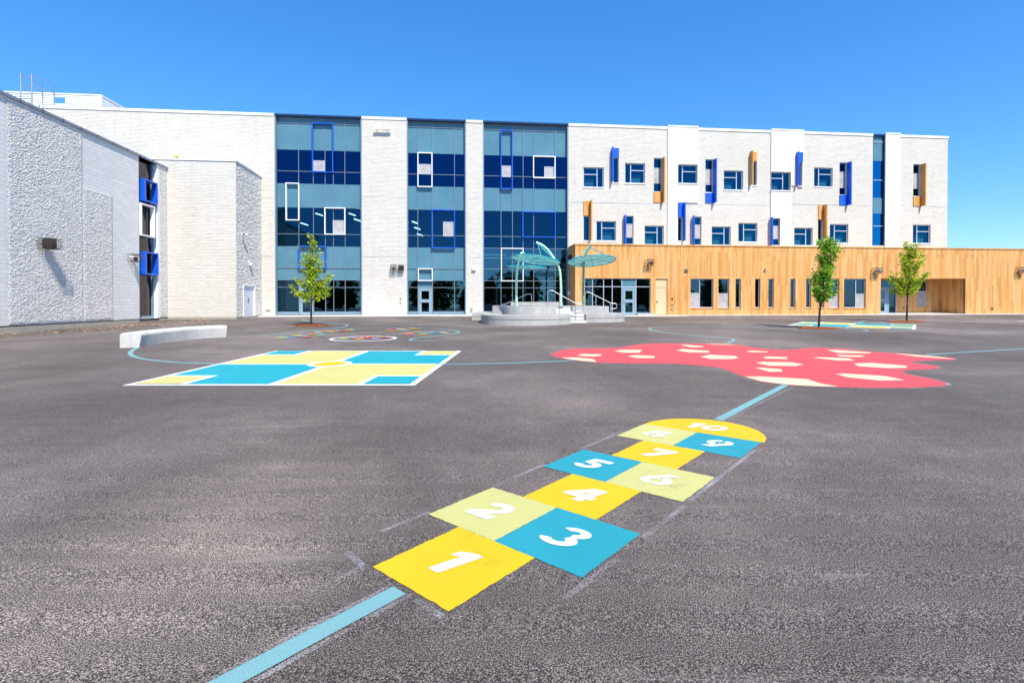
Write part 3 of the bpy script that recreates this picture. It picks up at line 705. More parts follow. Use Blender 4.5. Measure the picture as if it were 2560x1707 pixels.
# ------------------------------------------------------------------ WOOD WING
ww = frame_root('timber_wing', FW, 'single storey wing clad in honey coloured vertical timber boards with dark slim windows', 'building')
wuL = FW.hit(1438.2, 700)[0]; wuR = 62.0; wZT = FW.hit(1800, 616.5)[1]; wZB = gz(40.5) + 0.06
def wrect(x0, x1, y0, y1): return FW.rect(x0, x1, y0, y1)
ent = wrect(1461.7, 1626.4, 696, 790); ent = (ent[0], ent[1], wZB - .02, ent[3])
cdr = wrect(1639.2, 1668.8, 697, 790); cdr = (cdr[0], cdr[1], wZB - .02, cdr[3])
rec = wrect(2201.8, 2413.6, 696, 788); rec = (rec[0], rec[1], wZB - .02, rec[3])
WW = [(1726.3, 1783.5, 1748.5, ('L', 733.2)), (1795.8, 1823, None, ('A', 734)), (1839, 1852, None, None), (1887.8, 1900.3, None, None), (1921.2, 1934.4, None, None), (1976, 1988.6, None, None), (2015.4, 2028, None, None),
      (2047.5, 2060.3, None, None), (2072, 2098.5, None, ('A', 735)), (2110, 2164.5, 2138.5, ('R', 735.2))]
wr = [wrect(w[0], w[1], 696.7, 769.5) for w in WW]
wm = MB(); wall_sheet(wm, wuL, wuR, wZB, wZT, [ent, cdr, rec] + wr, 0, 0.22)
wm.quad((wuL, 2.4, wZB), (wuL, 0, wZB), (wuL, 0, wZT), (wuL, 2.4, wZT))
wm.build('board_cladding', 'larch_cladding', ww)
MB().box(wuL - 0.04, wuR, -0.05, 2.38, wZT, wZT + 0.1).build('roof_edge', 'fin_timber', ww)
MB().quad((uR + .4, 2.39, wZT - 0.2), (wuR, 2.39, wZT - 0.2), (wuR, 12, wZT - 0.2), (uR + .4, 12, wZT - 0.2)).build('roof', 'roof_gravel', ww)
ps = MB(); ps.box(wuL, ent[0], 0.05, 0.2, 0.3, wZB); ps.box(ent[1], cdr[0], 0.05, 0.2, 0.3, wZB); ps.box(cdr[1], rec[0], 0.05, 0.2, 0.3, wZB); ps.box(rec[1], wuR, 0.05, 0.2, 0.3, wZB)
ps.build('plinth', 'sidewalk_concrete', ww)
for w, r in zip(WW, wr):
    a, b, c, d = r; t = 0.06
    m = FW.hit(w[2], 733, .15)[0] if w[2] else None
    ts = []; sc = []
    if w[3]:
        z = FW.hit((w[0] + w[1]) / 2, w[3][1], 0.15)[1]
        lo, hi = {'L': (a + t, (m or b) - t / 2), 'R': ((m or a) + t / 2, b - t), 'A': (a + t, b - t)}[w[3][0]]
        ts.append((lo, hi, z)); sc.append((lo, hi, c + t, z - 0.03))
    glazed(ww, r, [m] if m else [], ts, sc, 0.12, 0.17, 'wing_glass', t=t, smat='larch_cladding')
# rooms behind the wing windows
iw = MB(); iw.box(wuL + 0.4, rec[0] - 0.3, 2.25, 2.35, wZB + 0.03, wZT - 0.32); iw.box(cdr[0] - 0.25, cdr[0] - 0.15, 0.4, 2.24, wZB + .03, wZT - .32)
iw.build('interior_wall', 'interior_wall', ww)
MB().box(wuL + 0.3, rec[0] - 0.3, 0.45, 2.24, wZB - 0.1, wZB + 0.02).build('floor_slab', 'interior_slab', ww)
tb = MB()
for i, (px, zz) in enumerate(((1750, 0.95), (1812, 1.1), (1846, .95), (1893, .9), (1928, .85), (1982, 1.0), (2022, 1.0), (2055, .9), (2085, .95), (2130, .9))):
    u = FW.hit(px, 720, 1.2)[0]
    tb.box(u - 0.55, u + 0.6, 0.9, 1.6, wZB + zz, wZB + zz + 0.16)
tb.build('interior_table', 'interior_white', ww)
# glazed entrance
def wing_entrance():
    a, b, c, d = ent; yf, yg = 0.10, 0.16; t = 0.05
    um = [FW.hit(p, 730, yg)[0] for p in (1480.6, 1508.5, 1530, 1554, 1589.4)]
    zt = FW.hit(1545, 716.8, yg)[1]
    fr = MB(); fr.box(a, a + t, yf - .03, yg + 0.06, c, d); fr.box(b - t, b, yf - .03, yg + 0.06, c, d); fr.box(a + t, b - t, yf - .03, yg + 0.06, d - t, d)
    eo = fr.build('entrance_glazing', 'curtain_frame', ww)
    e = [a + t] + um + [b - t]; ml = MB()
    for m in um: ml.box(m - t / 2, m + t / 2, yf, yg + 0.05, c, d - t)
    for i in range(len(e) - 1):
        e0 = e[i] + (t / 2 if i else 0); e1 = e[i + 1] - (t / 2 if i < len(e) - 2 else 0)
        ml.box(e0, e1, yf + .004, yg + .05, zt - .025, zt + .025)
    ml.build('mullion', 'silver_frame', eo)
    kb = MB(); gb = MB()
    for i in range(len(e) - 1):
        if i == 4: continue
        zc = c + 0.22
        kb.box(e[i] + t / 2, e[i + 1] - t / 2, yf + .004, yg + .05, c + .12, zc); gb.box(e[i], e[i + 1], yg, yg + .012, zc, d - t)
    kb.build('base_rail', 'curtain_frame', eo); gb.build('glass_band', 'wing_glass', eo)
    MB().box(e[4] + .03, e[5] - .03, yg - .01, yg + .02, zt + .027, d - t - .002).build('transom_panel', 'spandrel', eo)
    door('door', ww, e[4] + .03, e[5] - .03, c + .01, zt - .028, yf - .02, yg + .05, 'door_grey')
wing_entrance()
st = MB(); p0 = FW.hit(1592, 785)[0]
st.box(p0, cdr[0] - 0.1, -0.28, 0.05, wZB - 0.3, wZB + 0.13); st.build('threshold_step', 'concrete', ww)
cz = FW.hit(1654, 716, 0.1)[1]
door('cream_door', ww, cdr[0] + .001, cdr[1] - .001, cdr[2] + 0.02, cz - 0.03, 0.1, 0.2, 'cream_door', panes=())
MB().box(cdr[0] + .001, cdr[1] - .001, 0.1, 0.2, cz - .029, cdr[3] - .001).build('over_panel', 'cream_door', ww)
# recessed porch at the right
RD = 2.28
rb0 = wrect(2201.8, 2343.9, 700, 788)
ub1 = FW.hit(2343.9, 740, RD)[0]; ua1 = rec[0]
ug = FW.hit(2240, 740, RD)[0]
rm = MB()
ow = FW.rect(2294, 2317.5, 699, 766.5, RD)
wall_sheet(rm, ug, rec[1], wZB, rec[3], [ow], RD, 0.15)
rm.quad((rec[1], RD, wZB), (rec[1], 0, wZB), (rec[1], 0, rec[3]), (rec[1], RD, rec[3])); MB().quad((ua1, 0, wZB), (ua1, RD, wZB), (ua1, RD, rec[3]), (ua1, 0, rec[3])).build('porch_cladding', 'larch_cladding', ww)
rm.build('porch_cladding', 'larch_cladding', ww)
MB().quad((ua1, 0.0, rec[3]), (rec[1], 0.0, rec[3]), (rec[1], RD, rec[3]), (ua1, RD, rec[3])).build('porch_ceiling', 'larch_cladding', ww)
glazed(ww, ow, [], [(ow[0] + .06, ow[1] - .06, FW.hit(2305, 727.5, RD)[1])], [(ow[0] + .06, ow[1] - .06, ow[2] + .06, FW.hit(2305, 729, RD)[1])], RD + 0.04, RD + 0.09, 'wing_glass', t=.06, smat='larch_cladding', wy=RD)
pz = FW.hit(2230, 703, RD)[1]
gb = MB(); gb.box(ua1, ug, RD + .05, RD + .06, wZB + .12, pz); gb.build('porch_glazing', 'wing_glass', ww)
fr = MB(); fr.box(ug - .07, ug, RD - .02, RD + .12, wZB, pz); fr.box(ua1, ug - .07, RD - .02, RD + .12, pz, rec[3]); fr.box(ua1, ug - .07, RD - .02, RD + .12, wZB, wZB + .119); fr.build('porch_frame', 'curtain_frame', ww)
du0, du1 = ua1 + 0.005, FW.hit(2222.5, 750, 1.6)[0]
door('door', ww, du0, du1, wZB + .02, FW.hit(2212, 718.5, 1.6)[1], 1.6, 1.7, 'door_grey')
MB().box(ug + .05, rec[1] - .01, RD - .06, RD - .004, wZB - .1, wZB + .09).build('porch_kerb', 'plinth_concrete', ww)

# ------------------------------------------------------------------ CORNER BLOCK
cb = frame_root('corner_block', FB, 'plain white brick block with a shaded rough stone side and a white steel door', 'building')
bL = FB.hit(380, 500)[0]; bR = FB.hit(590.5, 600)[0]; bT = FB.hit(590, 404)[1]; bBot = FB.hit(590, 792.6)[1]
m = MB(); m.quad((bL - 2, 0, bBot), (bR, 0, bBot), (bR, 0, bT), (bL - 2, 0, bT)); m.build('brick_wall', 'white_brick', cb)
BLEN = FM.o[1] - FB.o[1] - 0.0
BLEN = BLEN * math.cos(BETA)
dpx = [(609, 637), (716, 792)]
FS = Frame(*FB.world(bR, 0, 0).xy, PI / 2 + BETA)              # the shaded side, local x runs away
du = [FS.hit(608.3, 750)[0], FS.hit(636.5, 750)[0]]; dz1 = FS.hit(622, 713.5)[1]; dz0 = gz(38) + 0.08
sd = MB(); nxs, nzs = 90, 230
L_ = BLEN - 0.01
def side_pt(i, j):
    u = L_ * i / nxs; z = bBot + (bT - bBot) * j / nzs
    edge = min(u, L_ - u, 0.15) / 0.15
    return (bR + 0.03 * 0 + edge * (0.022 * noise.noise((u * 3.1, z * 7.5, 1.7)) + 0.032 * noise.noise((u * 8, z * 16, 5)) + .02 * noise.noise((u * 17, z * 30, 5))) , u, z)
idx = {}; vs = []; fs = []
for j in range(nzs + 1):
    for i in range(nxs + 1):
        idx[i, j] = len(vs); vs.append(side_pt(i, j))
for j in range(nzs):
    for i in range(nxs):
        uc = L_ * (i + .5) / nxs; zc = bBot + (bT - bBot) * (j + .5) / nzs
        if du[0] - .03 < uc < du[1] + .03 and zc < dz1 + .03: continue
        fs.append((idx[i, j], idx[i + 1, j], idx[i + 1, j + 1], idx[i, j + 1]))
MB().add(vs, fs).build('stone_side', 'side_block', cb)
# plinth and coping
pl = MB(); pl.box(bL - 2, bR - 0.02, 0.03, 0.2, gz(33) - 0.4, bBot); pl.box(bR - 0.2, bR - 0.03, 0.2, BLEN - .02, gz(33) - 0.4, bBot); pl.build('plinth', 'plinth_concrete', cb)
cc = MB(); cc.box(bL - 2, bR + 0.06, -0.06, 0.3, bT, bT + 0.10); cc.box(bR - 0.3, bR + 0.06, 0.301, BLEN - 0.01, bT, bT + 0.10); cc.build('parapet_coping', 'white_flashing', cb)
MB().quad((bL - 2, 0.3, bT - .2), (bR - .3, 0.3, bT - .2), (bR - .3, BLEN - .05, bT - .2), (bL - 2, BLEN - .05, bT - .2)).build('roof', 'roof_gravel', cb)
sdoor = MB(); sdoor.box(bR - 0.10, bR - 0.05, du[0] + .05, du[1] - .05, dz0, dz1 - .05)
so = sdoor.build('white_door', 'white_door', cb)
df = MB(); df.box(bR - 0.14, bR + 0.05, du[0] - .04, du[0] + .05, dz0, dz1); df.box(bR - 0.14, bR + 0.05, du[1] - .05, du[1] + .04, dz0, dz1); df.box(bR - .14, bR + .05, du[0] + .05, du[1] - .05, dz1 - .05, dz1 + .04)
df.build('door_frame', 'white_metal', so)
um = (du[0] + du[1]) / 2
hb = MB(); hb.box(bR - .05, bR - .02, um - .12, um + .1, dz0 + 1.0, dz0 + 1.32); hb.build('door_plate', 'grey_fixture', so)

# ------------------------------------------------------------------ LEFT WING
lw = frame_root('gymnasium_wing', FL, 'windowless pale grey split stone wing at left with one tall strip of dark glass', 'building')
lT = FL.hit(170, 311.5)[1] ; lB = FL.hit(180, 805.8)[1]
lu0 = -14.0; lu1 = FL.hit(418, 600)[0]
cs0, cs1 = FL.hit(347.3, 600)[0], FL.hit(391, 600)[0]; cs2 = FL.hit(397.5, 600)[0]
ra = FL.hit(17, 500)[0]; rb = FL.hit(206, 500)[0]; rc = FL.hit(281.5, 620)[0]; rzs = FL.hit(245, 477)[1]
m = MB(); wall_sheet(m, lu0, lu1, lB, lT, [(cs0, cs2, lB, lT)], 0, 0.45)
m.quad((lu1, 0, lB), (lu1, 6, lB), (lu1, 6, lT), (lu1, 0, lT))
m.build('block_wall', 'grey_block', lw)
def rough_panel(u0, u1, z0, z1, y, holes=None, step=0.045):
    nx = int((u1 - u0) / step); nz_ = int((z1 - z0) / (step * 0.8)); vs = []; fs = []
    for j in range(nz_ + 1):
        z = z0 + (z1 - z0) * j / nz_; course = math.floor(z / 0.1) % 7
        for i in range(nx + 1):
            u = u0 + (u1 - u0) * i / nx
            e = min(u - u0, u1 - u, z - z0, z1 - z, 0.1) / 0.1
            h = 0.010 * noise.noise((u * 3.2, z * 6.2, 3.1 + course * 3.7)) + 0.024 * noise.noise((u * 8.0 - z * 2.0, z * 17, 9.0 + course)) + 0.026 * noise.noise((u * 19, z * 34, 2.0))
            vs.append((u, y - e * (0.022 + h * 0.72), z))
    for j in range(nz_):
        for i in range(nx): 
            k = j * (nx + 1) + i; fs.append((k, k + 1, k + nx + 2, k + nx + 1))
    return vs, fs
for a, b, c, d in ((ra, rb, lB + .02, lT - .12), (rb + .001, rc, lB + .02, rzs), (cs2 + .02, lu1 - .01, lB + .02, lT - .12)):
    vs, fs = rough_panel(a, b, c, d, -0.012)
    mb = MB().add(vs, fs); 
    mb.build('split_face_panel', 'split_block', lw)
m = MB(); m.box(lu0, cs0 - .02, -0.02, 0.3, -1.5, lB - 0.06); m.box(cs2, lu1, -0.02, 0.3, -1.5, lB - 0.06); m.box(cs0 - .02, cs2, 0.10, 0.3, -1.5, lB - .1)
m.build('plinth', 'plinth_concrete', lw)
m = MB(); m.box(lu0, lu1 + .04, 0.02, 0.3, lB - .06, lB - .001); m.build('shadow_gap', 'dark_metal', lw)  # near-black strip: the shade in the gap under the blocks is its colour
m = MB(); m.box(lu0, lu1 + .05, -0.10, 0.35, lT, lT + 0.13); m.build('parapet_coping', 'flashing', lw)
sm = MB(); u = lu0
while u < lu1: sm.box(u, u + .03, -0.115, -0.101, lT, lT + .131); u += 1.25
sm.build('coping_joint', 'dark_metal', lw)
MB().quad((lu0, .35, lT - .2), (lu1, .35, lT - .2), (lu1, 16, lT - .2), (lu0, 16, lT - .2)).build('roof', 'roof_gravel', lw)
# strip window
yg = 0.30
m = MB(); m.box(cs0, cs0 + .05, 0.0, yg + .1, lB, lT - .002); m.box(cs1 - .08, cs1 + .05, yg - .12, yg + .1, lB, lT - .002); m.box(cs0 + .05, cs1 - .08, yg - .06, yg + .1, lB, lB + .15); 
wo = m.build('strip_window', 'curtain_frame', lw)
MB().box(cs1 + .051, cs2 - .001, -0.03, yg + .1, lB, lT - .002).build('white_jamb', 'white_metal', wo)
MB().box(cs0 + .05, cs1 - .08, yg, yg + .012, lB + .15, lT - .002).build('pane', 'strip_glass', wo)
for x0, x1, y0, y1, mt_, dp, tn in ((355, 389, 452, 507, 'blue_metal', 0.14, .2), (349, 384, 512, 592, 'white_metal', 0.1, .1), (357, 391, 631, 688, 'blue_metal', 0.14, .2)):
    a, b, c, d = FL.rect(x0, x1, y0, y1, 0); a = max(a, cs0 + .06); b = min(b, cs1 + .02); mb = MB(); t = .09
    mb.box(a, a + tn, -dp, yg - .07, c, d); mb.box(b - t, b, -dp, yg - .13, c, d); mb.box(a + tn, b - t, -dp, yg - .13, c, c + t); mb.box(a + tn, b - t, -dp, yg - .13, d - t, d)
    mb.build('projecting_frame', mt_, lw, bevel=.008)
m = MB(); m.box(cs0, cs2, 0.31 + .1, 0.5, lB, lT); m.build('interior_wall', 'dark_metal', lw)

# ------------------------------------------------------------------ ROOFTOP THINGS
FR = Frame(0, 46.0, BETA)
rt = frame_root('rooftop_screen', FR, 'white louvred plant screen on the roof at the top left with a gap of sky', 'screen')
a, b = FR.hit(-120, 240)[0], FR.hit(253, 240)[0]; zt = FR.hit(200, 238.5)[1]
ho = FR.rect(134, 164, 243.5, 259)
m = MB(); wall_sheet(m, a, b, ZT - .3, zt, [ho], 0, 0.06); m.quad((b, 0, ZT - .3), (b, 3.2, ZT - .3), (b, 3.2, zt), (b, 0, zt)); m.quad((a, .06, ZT - .3), (b - .06, .06, ZT - .3), (b - .06, .06, zt), (a, .06, zt)) if False else None
m.build('louvre_wall', 'louvre_siding', rt)
m = MB(); m.box(a, b + .05, -.05, .05, zt, zt + .1); m.box(b - .05, b + .05, .051, 3.2, zt, zt + .1); m.box(b - .1, b + .04, -.04, .1, ZT - .3, zt - .001)
for u in (ho[0] - .12, ho[1]): m.box(u, u + .12, -.04, .06, ho[2], ho[3])
m.build('trim', 'white_metal', rt)

FK = Frame(0, 40.6, BETA)
def k(px, py): u, z = FK.hit(px, py); return u, z
ua, _ = k(51.5, 230); ub, _ = k(79.5, 230); zt1 = k(60, 184)[1]; zb1 = k(60, 264)[1]
lad = empty('roof_ladder', FK.world(ua, 0, zb1), FK.th, 'galvanised roof ladder with guard rails standing at the top left roof edge', 'ladder')
w = ub - ua; h = zt1 - zb1
for x in (0, w): MB().tube([(x, 0, 0), (x, 0, h)], 0.05, 8).build('stringer', 'galvanised', lad)
rg = MB()
for i in range(5): rg.tube([(0, 0, 0.15 + i * .3), (w, 0, .15 + i * .3)], 0.02, 6)
rg.build('rung', 'galvanised', lad)
for x in (0, w):
    gr = MB(); e = 0.62 if x else .5
    gr.tube([(x, 0, h - .12), (x + e * .55, 1.6, h - .12), (x + e * .55, 1.6, .1)], 0.035, 8); gr.tube([(x, 0, h - .75), (x + e * .55, 1.6, h - .75)], 0.03, 8)
    gr.build('guard_rail', 'galvanised', lad)

for px, py, lab in ((393, 393, 'smaller yellow roof anchor beside a blue post on the corner block roof edge'), (438, 391, 'larger yellow roof anchor on the corner block roof edge')):
    u, z = FB.hit(px, py, 1.0); s = .15 if px > 400 else .07
    o = MB().add([(-s, 0, .16), (s, 0, .16), (s * .3, 0, 0), (-s * .3, 0, 0), (-s, .12, .16), (s, .12, .16), (s * .3, .12, 0), (-s * .3, .12, 0)], [(3, 2, 1, 0), (4, 5, 6, 7), (0, 1, 5, 4), (1, 2, 6, 5), (2, 3, 7, 6), (3, 0, 4, 7)]).tube([(0, .06, -.5), (0, .06, .05)], .03, 8)
    zz = FB.hit(px, py + 5, 1.0)[1]
    p = FB.world(u, 1.0, zz)
    oo = tag(o.build('roof_anchor', 'yellow_metal', loc=p), lab, 'roof anchor', 'yellow roof anchors')
for px, lab in ((2375.5, 'thin grey vent pipe on the timber wing roof, nearer the white block'), (2439, 'thin grey vent pipe on the timber wing roof, farther from the white block')):
    u, z = FW.hit(px, 612, 5); p = FW.world(u, 5, wZT - .2)
    tag(MB().tube([(0, 0, 0), (0, 0, .75)], .035, 8).tube([(0, 0, .62), (.12, 0, .62)], .03, 6).build('vent_pipe', 'grey_fixture', loc=p), lab, 'vent pipe', 'roof vent pipes')

# ------------------------------------------------------------------ WALL FIXTURES
def fixture(name, F, px, py, label, cat, d=0.0, group=None):
    u, z = F.hit(px, py, d); return empty(name, F.world(u, d, z), F.th, label, cat, group), F.hit
def px_m(F, px, py, n, d=0.0):
    return abs(F.hit(px + n / 2, py, d)[0] - F.hit(px - n / 2, py, d)[0])
def cage(root, w, h, p, r=0.011, nv=7, nh=5):
    mb = MB()
    for i in range(nv):
        x = -w / 2 + w * i / (nv - 1); mb.tube([(x, 0, h / 2), (x, -p, h / 2), (x, -p, -h / 2), (x, 0, -h / 2)], r, 5)
    for j in range(nh):
        zz = -h / 2 + h * j / (nh - 1); mb.tube([(-w / 2, 0, zz), (-w / 2, -p, zz), (w / 2, -p, zz), (w / 2, 0, zz)], r, 5)
    return mb.build('cage', 'cage_wire', root)
def horn(root, mat, dirx=0.35, s=1.0):
    b = MB(); b.tube([(0, 0, .02 * s), (0, -.12 * s, .02 * s)], .05 * s, 10); b.build('bracket', mat, root)
    h = MB(); a = Vector((-dirx * .16, -.12, .03)) * s; e = Vector((dirx * .25, -.34, -.06)) * s
    h.tube([a, a.lerp(e, .4), a.lerp(e, .75), e], .06 * s, 14, r2=.13 * s); ho = h.build('horn', mat, root)
    dr = (e - a).normalized(); MB().tube([e + dr * .002, e + dr * .012], .105 * s, 14).build('grille', 'lens_glass', ho)
r, _ = fixture('loudspeaker', FL, 103, 609, 'big black loudspeaker in a wire cage casting a long shadow on the grey stone wall', 'speaker')
b = MB(); b.box(-.18, .16, -.58, -.16, -.2, .2); b.build('cabinet', 'black_plastic', r, bevel=.03); MB().tube([(0, 0, 0), (0, -.16, 0)], .06, 10).build('bracket', 'grey_fixture', r)
cage(r, .64, .46, .68)
r, _ = fixture('wall_camera', FL, 327, 645, 'silver camera in a wire cage beside the tall strip window', 'camera')
horn(r, 'white_plastic', -.8, 1.25); cage(r, .72, .42, .5)
r, _ = fixture('wall_camera', FS, 605, 587, 'white bullet camera high on the shaded stone side above the steel door', 'camera')
b = MB(); b.tube([(0, 0, 0), (0, -.16, 0)], .05, 8); b.build('bracket', 'white_plastic', r); b = MB().tube([(-.18, -.2, .02), (.12, -.3, -.03)], .085, 12); bo = b.build('body', 'white_plastic', r); MB().tube([(-.18, -.2, .02), (-.2, -.195, .022)], .07, 10).build('lens', 'lens_glass', bo)
r, _ = fixture('wall_light', FS, 623.5, 661, 'small white wall light between the steel door and the bullet camera', 'light')
MB().box(-.12, .12, -.22, 0, -.06, .1).build('housing', 'white_plastic', r, bevel=.02); MB().box(-.1, .1, -.2, -.02, -.075, -.061).build('lens', 'interior_white', r)
r, _ = fixture('light_bar', FM, 957.5, 326, 'long white light bar on two arms near the roof of the brick pier', 'light')
w = px_m(FM, 957, 326, 42); MB().box(-w / 2, w / 2, -.36, -.16, -.03, .03).build('bar', 'white_metal', r)
for x in (-w * .32, w * .3): MB().box(x - .025, x + .025, -.159, 0, -.025, .025).build('arm', 'white_metal', r)
MB().tube([(w * .14, -.28, -.035), (w * .26, -.28, -.10)], .05, 10).build('floodlight', 'white_metal', r)
r, _ = fixture('wall_camera', FM, 985, 669.5, 'caged round grey horn on the brick pier, left of the black box', 'speaker')
horn(r, 'white_plastic', .1, 1.0); cage(r, .44, .44, .42)
r, _ = fixture('loudspeaker', FM, 1003.5, 669.5, 'square black box in a wire cage on the brick pier, right of the horn', 'speaker')
MB().box(-.16, .16, -.3, -.02, -.16, .16).build('cabinet', 'black_plastic', r, bevel=.02); cage(r, .42, .42, .40)
r, _ = fixture('wall_light', FM, 1185, 673, 'white wedge wall light on the narrow brick pier between glass bays', 'light')
MB().prism([(-.16, 0), (-.14, -.2), (.14, -.2), (.16, 0)], -.09, .09).build('housing', 'white_plastic', r); MB().box(-.12, .12, -.17, -.02, -.1, -.091).build('lens', 'interior_white', r)
for px, py, lab in ((1001.3, 747.5, 'small grey key switch on the brick pier, the upper of two'), (1001.3, 758, 'small grey key switch on the brick pier, the lower of two')):
    r, _ = fixture('key_switch', FM, px, py, lab, 'switch'); MB().box(-.05, .05, -.04, 0, -.07, .07).build('plate', 'grey_fixture', r); MB().tube([(0, -.04, 0), (0, -.06, 0)], .025, 8).build('key_cylinder', 'galvanised', r)
r, _ = fixture('hose_bib', FM, 1178.6, 774.5, 'small metal hose tap low on the narrow brick pier', 'tap')
MB().box(-.08, .08, -.05, 0, -.14, .14).build('plate', 'galvanised', r); MB().tube([(0, -.05, 0), (0, -.16, 0), (0, -.18, -.08)], .03, 8).build('spout', 'grey_fixture', r)
r, _ = fixture('wall_vent', FM, 670.5, 776.5, 'small rusty vent grille at the foot of the brick wall left of the tall glass', 'vent')
MB().box(-.16, .16, -.03, 0, -.07, .07).build('frame', 'flashing', r)
sl_ = MB(); [sl_.box(-.13, .13, -.04, -.031, -.05 + i * .035, -.035 + i * .035) for i in range(3)]; sl_.build('slat', 'fin_timber', r)
def caged_lamp(F, px, py, lab, dirx, d=0.0):
    r, _ = fixture('caged_lamp', F, px, py, lab, 'lamp', d, 'caged lamps on the timber cladding'); horn(r, 'galvanised', dirx, 1.15); cage(r, px_m(F, px, py, 17.5), .46, .42)
caged_lamp(FW, 1622, 656.5, 'caged silver lamp on the timber cladding above the glazed entrance', .2)
caged_lamp(FW, 2188, 677.5, 'caged silver lamp on the timber cladding beside the recessed porch', .7)
caged_lamp(FW, 2548, 675.5, 'caged silver lamp at the far right end of the timber cladding', .8)
r, _ = fixture('wall_light', FW, 1716, 673.5, 'grey wall pack light on timber cladding right of the cream door', 'light')
MB().prism([(-.15, 0), (-.13, -.2), (.13, -.2), (.15, 0)], -.06, .06).build('housing', 'grey_fixture', r); MB().box(-.1, .1, -.17, -.02, -.075, -.061).build('lens', 'interior_white', r)
r, _ = fixture('wall_camera', FW, 1913, 672.5, 'white dome camera on timber cladding above the slim windows', 'camera')
MB().tube([(0, 0, .04), (0, -.18, .04)], .05, 8).build('bracket', 'white_plastic', r); MB().tube([(0, -.18, .07), (0, -.18, .02), (0, -.18, -.04)], .09, 12, r2=.05).build('dome', 'white_plastic', r)
for py, lab, s in ((747.5, 'small dark card reader right of the cream door, highest of three fittings', (.05, .1)), (761, 'round grey call button right of the cream door, middle of three fittings', (.08, .08)), (773, 'grey hose outlet right of the cream door, lowest of three fittings', (.07, .09))):
    r, _ = fixture('wall_box', FW, 1680.5, py, lab, 'fitting'); MB().box(-s[0], s[0], -.05, 0, -s[1], s[1]).build('plate', 'grey_fixture' if py > 750 else 'black_plastic', r, bevel=.01); MB().tube([(0, -.05, 0), (0, -.09, -.01)], .03, 8).build('button', 'galvanised', r)
r, _ = fixture('wall_outlet', FW, 2480.5, 769.5, 'brown metal outlet box low on the plain timber wall at right', 'outlet')
MB().box(-.09, .09, -.08, 0, -.08, .08).build('box', 'fin_timber', r); MB().box(-.07, .02, -.1, -.081, -.16, -.02).build('flap', 'cage_wire', r)
r, _ = fixture('wall_outlet', FW, 2258, 771, 'small round grey outlet low inside the recessed timber porch', 'outlet', RD)
MB().tube([(0, 0, 0), (0, -.08, 0)], .085, 14).build('body', 'grey_fixture', r); MB().box(-.03, .03, -.1, -.081, -.05, .05).build('flap', 'cage_wire', r)
FX = Frame(*FW.world(wuL, 0, 0).xy, -PI / 2 + BETA)       # left return of the timber wing, local x runs toward the camera
r, _ = fixture('loudspeaker', FX, 1429, 643.5, 'small black loudspeaker on the shaded timber return behind the parasols', 'speaker')
MB().box(-.2, .2, -.26, 0, -.17, .17).build('cabinet', 'black_plastic', r, bevel=.02); MB().box(-.34, -.22, -.12, 0, -.14, .14).build('bracket', 'grey_fixture', r)
r, _ = fixture('wall_box', FX, 1424, 732.5, 'white meter box low on the shaded timber return behind the handrail', 'fitting')
MB().box(-.22, .22, -.14, 0, -.16, .16).build('box', 'white_plastic', r, bevel=.01); MB().box(-.18, .18, -.15, -.141, -.12, .12).build('lid', 'white_metal', r)

# ------------------------------------------------------------------ CONCRETE BENCH
def bench():
    fr = [ground(*p) for p in ((353.7, 868.2), (381, 862.4), (435.4, 854.4), (496.8, 847.4), (567.6, 842.9))]
    path = smooth_path([(x, y, 0) for x, y in fr], 5); base = empty('concrete_bench', (fr[0][0], fr[0][1], gz(fr[0][1])), 0, 'long curved pale concrete bench on the asphalt near the grey stone wing', 'bench')
    H = 0.47; Wd = 0.60
    def seg(i0, i1, nm, mat):
        vs = []; fs = []; prof = [(0.05, 0), (0.0, H - .12), (-.0 + .02, H - .04), (.09, H), (Wd - .05, H), (Wd, H - .04), (Wd, 0)]
        prof = [(0.07, 0.0), (0.0, H - .10), (0.015, H - .04), (.07, H), (Wd - .05, H), (Wd, H - .05), (Wd, 0.0)]
        n = len(prof)
        for i in range(i0, i1 + 1):
            p = path[i]; t = (path[min(i + 1, len(path) - 1)] - path[max(i - 1, 0)]).normalized(); nn = Vector((-t.y, t.x, 0))
            if i == 0: nn = Vector((-.95, -.32, 0)).normalized()
            for o, z in prof:
                q = p + nn * o; vs.append((q.x - fr[0][0], q.y - fr[0][1], gz(q.y) + z - gz(fr[0][1]) - (.02 if z == 0 else 0)))
        k = i1 - i0
        for i in range(k):
            for j in range(n - 1): fs.append((i * n + j, i * n + j + 1, (i + 1) * n + j + 1, (i + 1) * n + j))
            fs.append((i * n + n - 1, i * n, (i + 1) * n, (i + 1) * n + n - 1))
        fs.append(tuple(range(n - 1, -1, -1))); fs.append(tuple(k * n + j for j in range(n)))
        MB().add(vs, fs).build(nm, mat, base, bevel=.012)
    seg(0, 10, 'bench_section', 'pale_concrete'); 
    # second casting starts a joint width further on
    sv = path[10].copy(); path[10] = path[10].lerp(path[11], .05); seg(10, len(path) - 1, 'bench_section', 'pale_concrete'); path[10] = sv
bench()

